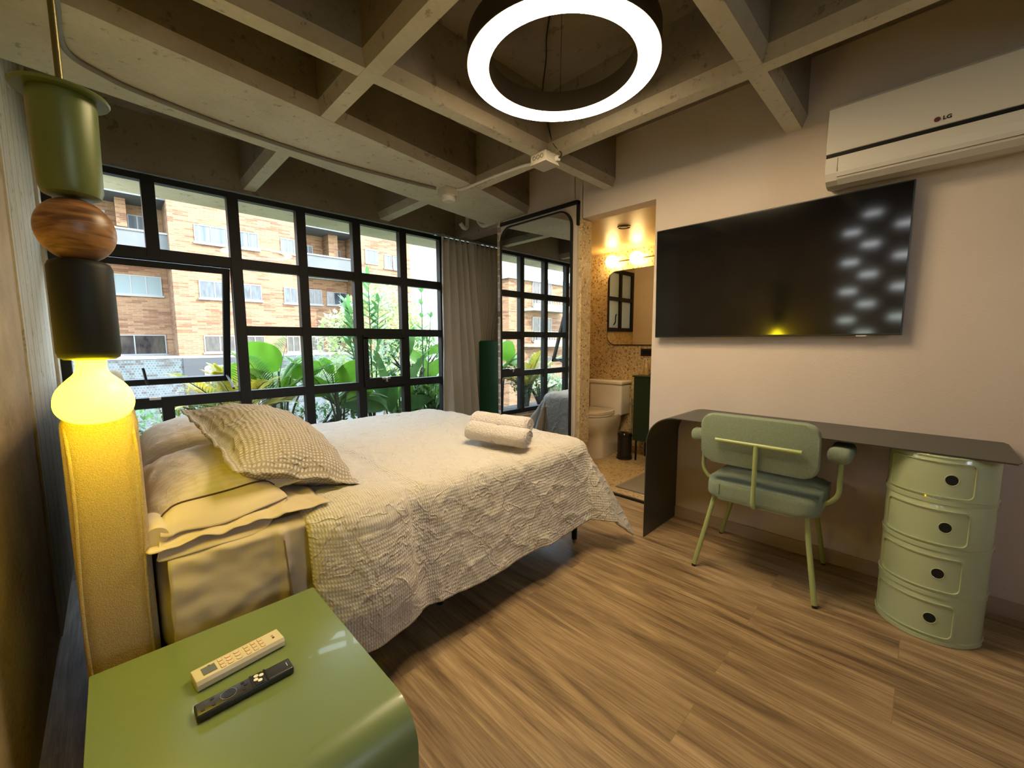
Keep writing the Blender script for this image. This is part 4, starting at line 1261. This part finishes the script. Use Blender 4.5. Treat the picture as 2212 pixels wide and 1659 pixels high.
MB().lathe([(0, 0), (.025, 0), (.026, .004), (.026, .095), (.012, .115), (.010, .125), (0, .125)], (3.80, 1.965, .861), 24).out('bottle', mat('amber_glass', (.45, .33, .15), .15), sp3, smooth=True)
MB().lathe([(0, .125), (.011, .125), (.011, .14), (.004, .142), (.004, .155), (0, .155)], (3.80, 1.965, .861), 16).box(3.77, 3.805, 1.96, 1.97, 1.014, 1.022).out('pump', M_white, sp3)
MB2 = thing('bathroom_mirror', 'rounded rectangular mirror on the bathroom back wall', 'mirror', (3.93, 2.05, 1.5))
MB().prism(rrect(1.60, 2.505, 1.155, 1.945, .10, 8), 'x', 3.925, 3.949).out('frame', M_black, MB2)
MB().prism(rrect(1.608, 2.497, 1.163, 1.937, .095, 8), 'x', 3.921, 3.9245).out('mirror_glass', M_mirror, MB2)
bv = thing('vanity_light', 'brass bar wall light with glowing glass globes above the bathroom mirror', 'wall light', (3.90, 1.93, 2.03))
MB().cyl((3.87, 1.40, 2.03), (3.87, 2.36, 2.03), .007).out('bar', M_gold, bv, smooth=True)
MB().cyl((3.949, 1.93, 2.03), (3.93, 1.93, 2.03), .055, seg=32).cyl((3.93, 1.93, 2.03), (3.87, 1.93, 2.03), .01).out('wall_plate', M_gold, bv, smooth=True, angle=40)
M_bg = emit_mat('warm_opal_globe', (1.0, .66, .26), 15)
for y_ in (2.425, 2.14, 1.72, 1.44):
    MB().lathe([(.066 * math.sin(PI * i / 20), -.066 * math.cos(PI * i / 20)) for i in range(21)], (3.865, y_, 2.035), 32).out('globe', M_bg, bv, smooth=True, angle=180)
sk = thing('socket_plate', 'black socket plate on the bathroom back wall below the mirror', 'socket', (3.945, 2.05, 1.085))
MB().box(3.94, 3.95, 1.96, 2.105, 1.045, 1.12, .003).out('plate', M_blackp, sk)
MB().box(3.937, 3.941, 1.98, 2.08, 1.06, 1.105, .002).out('insert', M_black, sk)
ds = thing('downlight', 'small dark recessed spotlight in the glossy bathroom ceiling', 'downlight', (3.147, 1.863, 2.15))
MB().lathe([(0, -.001), (.045, -.001), (.052, -.006), (.055, -.002), (.055, .001), (0, .001)], (3.147, 1.863, 2.15), 32).out('trim_ring', mat('dark_bronze', (.06, .03, .02), .4), ds, smooth=True)
MB().lathe([(0, -.002), (.03, -.002), (.03, -.004), (0, -.004)], (3.147, 1.863, 2.149), 24).out('lens', M_blackp, ds)
bm_ = thing('bath_mat', 'grey bath mat on the bathroom floor inside the doorway', 'mat', (3.2, 1.45, .004))
MB().box(2.90, 3.42, 1.05, 1.735, .001, .012, .004).out('mat', mat('grey_mat', (.24, .21, .17), .9, bump=.4, bscale=200), bm_)
MB().box(2.905, 3.415, 1.72, 1.733, .0121, .0128).out('hem', mat('mat_hem', (.30, .27, .22), .9), bm_)

# ================================================================== OUTSIDE
GZ = -4.2
M_brk = brick_mat('orange_facade_brick', (0.133, 0.062, 0.028), (0.159, 0.088, 0.040), (0.154, 0.112, 0.075), .36, .085, .012)
M_grey = mat('pale_grey_render', (0.064, 0.069, 0.072), .8, c2=(0.073, 0.078, 0.082), nscale=1.5)
M_mos = brick_mat('blue_grey_mosaic', (0.026, 0.043, 0.052), (0.049, 0.066, 0.075), (0.066, 0.075, 0.080), .11, .11, .02)
M_wing = mat('window_reflection_glass', (0.043, 0.058, 0.080), .08, c2=(0.014, 0.019, 0.026), nscale=2.2, stretch=(3, 1, 1))
M_wdark = mat('dark_window_glass', (0.014, 0.011, 0.014), .08, c2=(0.043, 0.034, 0.030), nscale=2.0, stretch=(3, 1, 1))
M_curw = mat('blue_white_net_curtain', (0.039, 0.052, 0.071), .7, c2=(0.088, 0.102, 0.118), nscale=1.6, stretch=(3.600, 0.600, 0.180))
M_pblue = mat('pale_blue_blind', (0.112, 0.147, 0.159), .6)
M_alu = mat('aluminium_frame', (0.138, 0.143, 0.147), .4)
M_road = mat('asphalt', (0.025, 0.025, 0.027), .9, c2=(0.032, 0.032, 0.032), nscale=3)
M_pave = mat('pavement', (0.067, 0.064, 0.059), .9, c2=(0.077, 0.073, 0.067), nscale=2)
g = struct(MB().box(-60, 80, 4.8, 110, GZ - .3, GZ).out('street_ground', M_road))
struct(MB().box(-60, 80, 20.5, 110, GZ, GZ + .14).out('street_pavement', M_pave))
F_, Rc = 25.0, 27.2
ab = thing('apartment_building', 'four-storey orange brick apartment block across the street', 'building', (6, F_, GZ))
body = MB()
body.box(2.33, 7.75, F_, 34, .58, 9.6)
body.box(11.44, 14.9, F_, 34, .58, 9.6)
body.box(-14, 2.33, Rc, 34, .5, 9.6)
body.box(7.75, 11.44, Rc, 34, .5, 9.6)
body.box(-14, -3.2, F_, Rc, .58, 9.6)
body.out('wall', M_brk, ab)
pr = MB().box(.64 * 1.0, 1.0, Rc - 1.0, Rc, 6.5, 8.0).box(10.02, 10.58, Rc - 1.0, Rc, 6.45, 8.0).box(-1.8, -1.4, Rc - 1.0, Rc, 6.5, 8.0)
pr.out('balcony_pier', M_brk, ab)
for a, b in ((-3.2, 2.33), (7.75, 11.44)):
    MB().box(a, b, Rc - 1.9, Rc + .2, 7.75, 8.45).out('eaves_fascia', M_grey, ab)
    pp = MB().box(a, b, Rc - 1.75, Rc - 1.6, 5.62, 6.22).out('balcony_parapet', M_grey, ab)
    MB().box(a, b, Rc - 1.80, Rc - 1.55, 6.22, 6.30).out('coping', mat('light_coping', (0.165, 0.165, 0.159), .7), pp)
    MB().box(a, b, Rc - 1.75, Rc, 5.35, 5.62).out('balcony_slab', M_grey, ab)
    MB().box(a, b, Rc - .25, Rc, 5.12, 5.26).out('string_band', MATS['light_coping'], ab)
MB().box(-14, 16, F_ - .08, F_ + 6, .46, .58).out('ledge', MATS['light_coping'], ab)
MB().box(-14, 2.45, F_ - .05, F_ + 5, GZ, .46).box(6.75, 16, F_ - .05, F_ + 5, GZ, .46).out('mosaic_plinth', M_mos, ab)
sg = MB().box(2.45, 6.75, F_ - .12, F_ + .2, -1.3, .46).out('sign_panel', mat('slate_sign_panel', (0.020, 0.022, 0.026), .6), ab)
text_mesh('smart', 1.15, Matrix.Translation((4.55, F_ - .14, -.13)) @ Matrix.Rotation(PI / 2, 4, 'X'), mat('white_letter', (0.212, 0.212, 0.212), .5), 'sign_lettering', sg, .02, .035)
def fwin(x0, x1, z0, z1, y, n, gm, sill=True, par=ab):
    fr = MB()
    t = .045
    fr.box(x0, x1, y - .05, y + .01, z0, z0 + t).box(x0, x1, y - .05, y + .01, z1 - t, z1)
    for i in range(n + 1):
        xx = x0 + (x1 - x0 - t) * i / n
        fr.box(xx, xx + t, y - .051, y + .011, z0, z1)
    if sill: fr.box(x0 - .06, x1 + .06, y - .10, y + .01, z0 - .09, z0)
    fo_ = fr.out('window', M_alu, par)
    MB().box(x0 + .02, x1 - .02, y - .03, y - .01, z0 + .02, z1 - .02).out('pane', gm, fo_)
for x0, x1, z0, z1, n, gm in ((3.28, 4.60, 6.01, 6.84, 2, M_curw), (5.10, 5.96, 6.01, 6.83, 2, M_curw), (7.01, 7.70, 6.04, 6.81, 2, M_curw), (13.03, 13.55, 5.95, 6.78, 1, M_curw), (13.62, 14.2, 5.95, 6.78, 1, M_curw),
                              (3.30, 4.55, 3.37, 4.21, 2, M_wing), (4.95, 5.95, 3.39, 4.20, 2, M_wing), (7.03, 7.70, 3.36, 4.20, 2, M_wing),
                              (3.33, 4.62, .72, 1.55, 2, M_wdark), (5.05, 5.96, .74, 1.54, 2, M_wdark), (7.03, 7.70, .66, 1.54, 2, M_wdark),
                              (12.2, 13.4, 3.37, 4.2, 2, M_wing), (12.2, 13.4, .72, 1.55, 2, M_wdark), (-6, -4.4, 3.4, 4.2, 2, M_wing), (-6, -4.4, 6.0, 6.8, 2, M_curw), (-6, -4.4, .72, 1.5, 2, M_wdark)):
    fwin(x0, x1, z0, z1, F_, n, gm)
for x0, x1, z0, z1, n, gm in ((-.2, 2.09, 3.54, 4.46, 4, M_pblue), (-.3, 2.07, .62, 1.60, 2, M_wdark), (1.05, 1.75, 6.3, 7.30, 2, M_curw), (-.9, .3, 6.3, 7.3, 2, M_curw),
                              (8.9, 9.83, 3.56, 4.48, 2, M_wing), (10.13, 11.4, 3.60, 4.41, 3, M_wing), (9.04, 9.77, .66, 1.58, 2, M_wdark), (10.13, 10.95, .73, 1.58, 2, M_wdark),
                              (8.9, 9.41, 6.3, 7.11, 2, M_curw), (10.61, 11.11, 6.3, 7.08, 1, M_curw)):
    fwin(x0, x1, z0, z1, Rc, n, gm, sill=z0 < 6)
fwin(11.75, 12.6, 6.05, 6.95, F_, 1, M_curw, False)
pbd = thing('pale_building', 'plain pale grey building beyond the brick block, at the right edge of the window', 'building', (24, 37, GZ))
MB().box(21.8, 26.2, 36, 42, GZ, 19).out('wall', mat('bleached_render', (0.165, 0.175, 0.180), .8, c2=(0.186, 0.194, 0.199), nscale=.5), pbd)
MB().box(21.0, 21.9, 35.6, 42, GZ, 18).out('side_wall', mat('taupe_render', (0.096, 0.085, 0.080), .8), pbd)
tw = thing('apartment_tower', 'distant pale tower with yellow-green balconies beside the curtain', 'building', (37, 50, GZ))
M_tw = mat('tower_render', (0.159, 0.159, 0.154), .8)
MB().box(34.0, 44, 50, 58, GZ, 20).out('wall', M_tw, tw)
M_lime = mat('lime_balcony', (0.133, 0.159, 0.048), .7)
for k in range(7):
    z = -2 + 3.0 * k
    MB().box(34.6, 38.4, 48.6, 50, z, z + 1.0).out('balcony', M_lime if k < 4 else M_tw, tw)
    fwin(35.0, 37.2, z + 1.2, z + 2.4, 49.98, 2, M_wdark, False, tw)

lb = thing('brick_building', 'low brick building with open balconies further left along the street', 'building', (-22, 24, GZ))
MB().box(-34, -15, 21, 32, GZ, 5.6).out('wall', M_brk, lb)
MB().box(-34.2, -14.8, 20.8, 32.2, 5.6, 5.9).out('parapet', MATS['light_coping'], lb)
for k, z in enumerate((-2.2, .8, 3.4)):
    bo = MB().box(-20.6, -16.4, 19.8, 21, z, z + .2).box(-20.6, -16.4, 19.8, 19.88, z + .2, z + .5).out('balcony', mat('cream_balcony', (0.213, 0.197, 0.139), .7), lb)
    rl_ = MB()
    for i in range(15): rl_.cyl((-20.5 + i * .285, 19.85, z + .5), (-20.5 + i * .285, 19.85, z + 1.05), .02, seg=6)
    rl_.box(-20.6, -16.4, 19.82, 19.88, z + 1.05, z + 1.1).out('railing', M_alu, bo)
    fwin(-19.6, -17.4, z + .35, z + 2.2, 20.98, 3, M_wdark, False, lb)
    fwin(-24.5, -23.0, z + .9, z + 2.0, 20.98, 2, M_wing, True, lb)
MB().box(-26, -20, 27, 30, 5.9, 8.6).out('roof_block', MATS['bleached_render'], lb)
# planter outside the glass
pln = thing('planter', 'long concrete planter just outside the window', 'planter', (2.0, 4.4, .05))
MB().box(-1.2, 5.2, 3.86, 4.86, -.25, .12).out('trough', M_lintel, pln)
MB().box(-1.15, 5.15, 3.9, 4.82, .12, .14).out('soil', mat('dark_soil', (0.014, 0.010, 0.005), .95, bump=.8, bscale=30), pln)

def leaf_mat(name, c, c2, rough=.45):
    m, nt, b = new_mat(name)
    tc = N(nt, 'TexCoord'); n = N(nt, 'TexNoise'); n.inputs['Scale'].default_value = 5
    nt.links.new(tc.outputs['Object'], n.inputs['Vector'])
    r = N(nt, 'ValToRGB'); r.color_ramp.elements[0].color = col4(c); r.color_ramp.elements[1].color = col4(c2)
    r.color_ramp.elements[0].position = .35; r.color_ramp.elements[1].position = .65
    nt.links.new(n.outputs['Fac'], r.inputs[0]); nt.links.new(r.outputs[0], b.inputs['Base Color'])
    b.inputs['Roughness'].default_value = rough
    t = N(nt, 'BsdfTranslucent'); nt.links.new(r.outputs[0], t.inputs[0])
    x = N(nt, 'MixShader'); x.inputs[0].default_value = .45
    nt.links.new(b.outputs[0], x.inputs[1]); nt.links.new(t.outputs[0], x.inputs[2]); nt.links.new(x.outputs[0], nt.nodes['Material Output'].inputs[0])
    return m
L_banana = leaf_mat('banana_leaf', (0.122, 0.348, 0.021), (0.196, 0.454, 0.044))
L_palm = leaf_mat('palm_leaf', (0.075, 0.213, 0.044), (0.196, 0.304, 0.061))
L_palmy = leaf_mat('yellowing_palm_leaf', (0.227, 0.288, 0.044), (0.471, 0.365, 0.044))
L_dark = leaf_mat('dark_glossy_leaf', (0.031, 0.105, 0.021), (0.070, 0.183, 0.044), .3)
L_mid = leaf_mat('mid_green_leaf', (0.085, 0.213, 0.061), (0.167, 0.319, 0.105))
L_pale = leaf_mat('pale_tree_leaf', (0.227, 0.319, 0.105), (0.393, 0.440, 0.227))
M_stem = mat('green_stem', (0.032, 0.053, 0.016), .6)
M_bark = mat('grey_bark', (0.043, 0.034, 0.025), .8)
def leaf(mb, base, d, up, L, W, droop=.3, n=6, tip=1.0, fold=.15):
    """lance or paddle shaped blade"""
    d = Vector(d).normalized(); side = d.cross(Vector(up))
    if side.length < 1e-3: side = Vector((1, 0, 0))
    side.normalize(); nrm = side.cross(d)
    prev = None
    base = Vector(base)
    for i in range(n + 1):
        t = i / n
        w = W / 2 * (math.sin(PI * min(1, t ** tip)) ** .75 if 0 < t < 1 else 0.0)
        c = base + d * (L * t) - Vector((0, 0, 1)) * (droop * L * t * t)
        row = [mb.bm.verts.new(c + side * w + nrm * (fold * w)), mb.bm.verts.new(c), mb.bm.verts.new(c - side * w + nrm * (fold * w))]
        if prev:
            for k in (0, 1):
                mb.bm.faces.new((prev[k], prev[k + 1], row[k + 1], row[k]))
        prev = row
def frond(fm, sm, base, d, L, nl, ll, droop, w=.020, rise=.0):
    d = Vector(d).normalized()
    pts = []
    for i in range(nl + 1):
        t = i / nl
        pts.append(Vector(base) + d * L * t + Vector((0, 0, -droop * L * t * t)))
    sm.tube(pts[::max(1, nl // 6)], lambda t: .006 * (1 - t) + .002, 5)
    for i in range(2, nl):
        t = i / nl
        tg = (pts[i] - pts[i - 1]).normalized()
        sd = tg.cross(Vector((0, 0, 1)))
        if sd.length < 1e-3: sd = Vector((1, 0, 0))
        sd.normalize()
        for s in (-1, 1):
            dd = (sd * s * .8 + tg * .75 + Vector((0, 0, .25)))
            leaf(fm, pts[i], dd, (0, 0, 1), ll * math.sin(PI * (t * .85 + .12)) ** .6 * rnd.uniform(.85, 1.1), w, .25, 3, 1.0, .0)
def plant_root(name, label, x, y, z, group=None):
    return thing(name, label, 'plant', (x, y, z), group)
def palm(x, y, z, n, L, ll, lm, label, tilt=.5, stem=.4, lean=(0, 0)):
    r = plant_root('palm_plant', label, x, y, z, 'palms outside the window')
    fm, sm = MB(), MB()
    top = Vector((x, y, z + stem))
    sm.tube([(x, y, z), top], .018, 6)
    for i in range(n):
        a = 2 * PI * i / n + rnd.uniform(-.3, .3)
        el = rnd.uniform(.35, 1.25)
        d = Vector((math.cos(a) * math.cos(el) + lean[0], math.sin(a) * math.cos(el) * .75 + .12 + lean[1], math.sin(el)))
        if d.y < -.25: d.y = -.25
        frond(fm, sm, top, d, L * rnd.uniform(.75, 1.1), 26, ll, rnd.uniform(.15, .5))
    fm.out('foliage', lm, r); sm.out('stem', M_stem, r)
def paddle(x, y, z, leaves, lm, label, name='banana_plant'):
    r = plant_root(name, label, x, y, z, 'broad-leaved plants outside the window')
    fm, sm = MB(), MB()
    for (tx, ty, tz, dx, dy, dz, L, W) in leaves:
        b = Vector((x + tx, y + ty, z + tz))
        sm.tube([(x + tx * .2, y + ty * .2, z), (x + tx * .5, y + ty * .6, z + tz * .6), b], lambda t: .012 * (1 - t) + .006, 6, smooth=4)
        mb1 = MB()
        leaf(fm, b, (dx, dy, dz), (0, -1, .35), L, W, .12, 10, .8, .2)
    fm.out('foliage', lm, r, smooth=True, angle=180); sm.out('stem', M_stem, r)
def lance(x, y, z, H, nwh, L, W, lm, label, spread=.12, branches=1, sp=0.0):
    r = plant_root('leafy_sapling', label, x, y, z, 'upright saplings outside the window')
    fm, sm = MB(), MB()
    for bi in range(branches):
        ox, oy = rnd.uniform(-spread, spread) * (bi > 0), rnd.uniform(-spread, spread) * (bi > 0)
        Hb = H * (1 if bi == 0 else rnd.uniform(.6, .92))
        top = Vector((x + ox * 2 + sp, y + oy, z + Hb))
        sm.tube([(x, y, z), (x + ox, y + oy, z + Hb * .5), top], lambda t: .010 * (1 - t) + .003, 6, smooth=3)
        for i in range(nwh):
            t = 1 - i / nwh * .55
            c = Vector((x + ox, y + oy, z + Hb * .5)).lerp(top, max(0, (t - .5) / .5))
            c.z = z + Hb * t
            for k in range(3 if i else 5):
                a = i * 1.9 + k * 2 * PI / 3 + rnd.uniform(-.3, .3)
                leaf(fm, c, (math.cos(a), math.sin(a), .75 if i else 1.3), (0, 0, 1), L * rnd.uniform(.8, 1.1), W, .1, 5, .9, .2)
    fm.out('foliage', lm, r, smooth=True, angle=180); sm.out('stem', M_stem, r)
def shrub(x, y, z, rx, ry, rz, n, L, W, lm, label, name='shrub', group=None, trunk=.3, lm2=None):
    r = plant_root(name, label, x, y, z, group)
    fm, sm = MB(), MB()
    for i in range(n):
        a, e_ = rnd.uniform(0, 2 * PI), math.asin(rnd.uniform(-.6, 1))
        k = rnd.uniform(.45, 1) ** .5
        c = Vector((x + rx * k * math.cos(a) * math.cos(e_), y + ry * k * math.sin(a) * math.cos(e_), z + trunk + rz * (1 + k * math.sin(e_)) * .62))
        c += Vector((nz(c.x * 2, c.z * 2, 1), 0, nz(c.z * 2, c.x * 2, 5))) * .25 * rx
        leaf(fm, c, (rnd.uniform(-1, 1), rnd.uniform(-1, 1), rnd.uniform(-.3, 1)), (0, 0, 1), L * rnd.uniform(.7, 1.2), W, .2, 3, 1, .1)
    for i in range(7):
        a = i * .9
        sm.tube([(x, y, z), (x + rx * .3 * math.cos(a), y + ry * .3 * math.sin(a), z + trunk + rz * .5), (x + rx * .7 * math.cos(a), y + ry * .7 * math.sin(a), z + trunk + rz * (.9 + .2 * math.sin(i)))], lambda t: (.02 + .02 * rx) * (1 - t) + .004, 6, smooth=3)
    fm.out('foliage', lm, r); sm.out('stem', M_bark, r)

palm(.80, 4.28, .14, 17, .78, .26, L_palmy, 'yellowing palm outside beside the open awning sash', stem=.35)
palm(1.15, 4.62, .14, 16, .95, .30, L_palm, 'green palm behind the big paddle leaf in the second pane column', stem=.45)
palm(1.75, 4.55, .14, 14, .80, .26, L_palm, 'short palm between the two big bright paddle leaves', stem=.35)
palm(2.95, 4.45, .14, 16, .60, .22, L_palm, 'low dark palm at the bottom right corner of the window', stem=.15)
paddle(1.18, 4.45, .14, [(-.02, 0, .78, -.35, .05, .45, .42, .30), (.10, .05, .70, .9, .1, .45, .42, .18), (-.16, .05, .72, -.8, .2, .35, .36, .2), (.2, .1, .55, .6, 0, .1, .4, .2), (.05, .1, .45, .1, -.1, .9, .32, .2)], L_banana, 'bright green paddle-leaved plant in the second pane column from the post')
paddle(1.72, 4.40, .14, [(-.02, 0, .58, .55, .05, .75, .42, .20), (.12, .05, .60, .95, .05, .05, .42, .14), (-.10, .05, .50, -.6, .1, .6, .35, .2), (.05, .1, .35, .5, 0, .35, .5, .2), (-.05, .05, .72, -.2, .1, .6, .22, .12)], L_banana, 'bright green paddle-leaved plant in the middle of the window')
paddle(2.45, 4.50, .14, [(0, 0, .35, .55, 0, .85, .80, .11), (-.05, .05, .25, -.2, 0, .95, .85, .12), (.1, .05, .3, .9, 0, .5, .75, .13), (-.1, .05, .3, -.8, 0, .55, .7, .13), (.05, 0, .2, -.5, 0, .3, .6, .15), (.15, .1, .8, .3, 0, .9, .55, .15)], L_mid, 'ginger plant with long strap leaves behind the vent sash', 'ginger_plant')
paddle(2.95, 4.55, .14, [(-.1, 0, .55, .75, 0, .75, .55, .17), (.05, .05, .7, -.6, 0, .5, .6, .16), (-.2, 0, .45, -.75, 0, .25, .6, .16), (.1, .05, .35, .5, 0, .2, .5, .2), (.0, .1, .9, .8, 0, .3, .5, .12)], L_banana, 'broad-leaved plant at the right end of the window beside the curtain')
paddle(2.25, 4.30, .14, [(-.05, 0, .30, -.8, 0, .25, .55, .15), (.1, 0, .30, .8, 0, .2, .5, .17), (0, 0, .25, .1, -.05, .8, .45, .14), (.1, .1, .35, -.4, .1, .5, .5, .16)], L_dark, 'dark broad-leaved plant low behind the bed edge', 'ginger_plant')
lance(2.20, 4.62, .14, 1.78, 13, .20, .045, L_mid, 'tall bushy sapling with lance leaves behind the vent column', .12, 6)
lance(2.78, 4.42, .14, 1.66, 6, .14, .048, L_mid, 'thin single-stemmed sapling in the last pane column', .05, 1)
lance(2.86, 4.44, .14, 1.36, 3, .12, .040, L_mid, 'small side sapling beside the thin single-stemmed one', .02, 1, .06)
shrub(.35, 4.40, .14, .55, .32, .42, 1100, .075, .022, L_mid, 'feathery green shrub outside below the awning sash', 'fern_shrub', trunk=.05)
shrub(.62, 4.45, .14, .35, .25, .50, 500, .07, .016, L_palmy, 'yellow-green feathery shrub beside the open sash', 'fern_shrub', trunk=.15)
shrub(1.55, 4.66, .14, .55, .16, .28, 500, .09, .03, L_mid, 'loose pale shrub low between the paddle plants', 'fern_shrub', trunk=.02)
shrub(2.85, 4.74, .14, .55, .10, .75, 700, .13, .035, L_mid, 'leafy mid green shrub standing behind the right panes', 'fern_shrub', trunk=.25)
shrub(3.05, 4.50, .14, .45, .3, .55, 900, .08, .02, L_dark, 'dense dark shrub at the foot of the right panes', 'fern_shrub', trunk=.0)
shrub(4.0, 8.0, GZ, 1.15, 1.1, 2.3, 4200, .16, .06, L_pale, 'pale blossoming street tree in front of the brick block', 'street_tree', trunk=3.7)
shrub(6.6, 10.5, GZ, 1.2, 1.1, 1.7, 2600, .16, .06, L_mid, 'green street tree to the right of the pale tree', 'street_tree', trunk=2.6)
shrub(2.2, 11.2, GZ, 1.1, .9, 1.1, 1800, .16, .05, L_pale, 'low pale street tree seen below the paddle leaves', 'street_tree', trunk=2.2)
shrub(-.3, 8.2, GZ, 1.2, .9, 1.2, 1500, .16, .05, L_mid, 'green street tree at the left below the awning sash', 'street_tree', trunk=2.0)
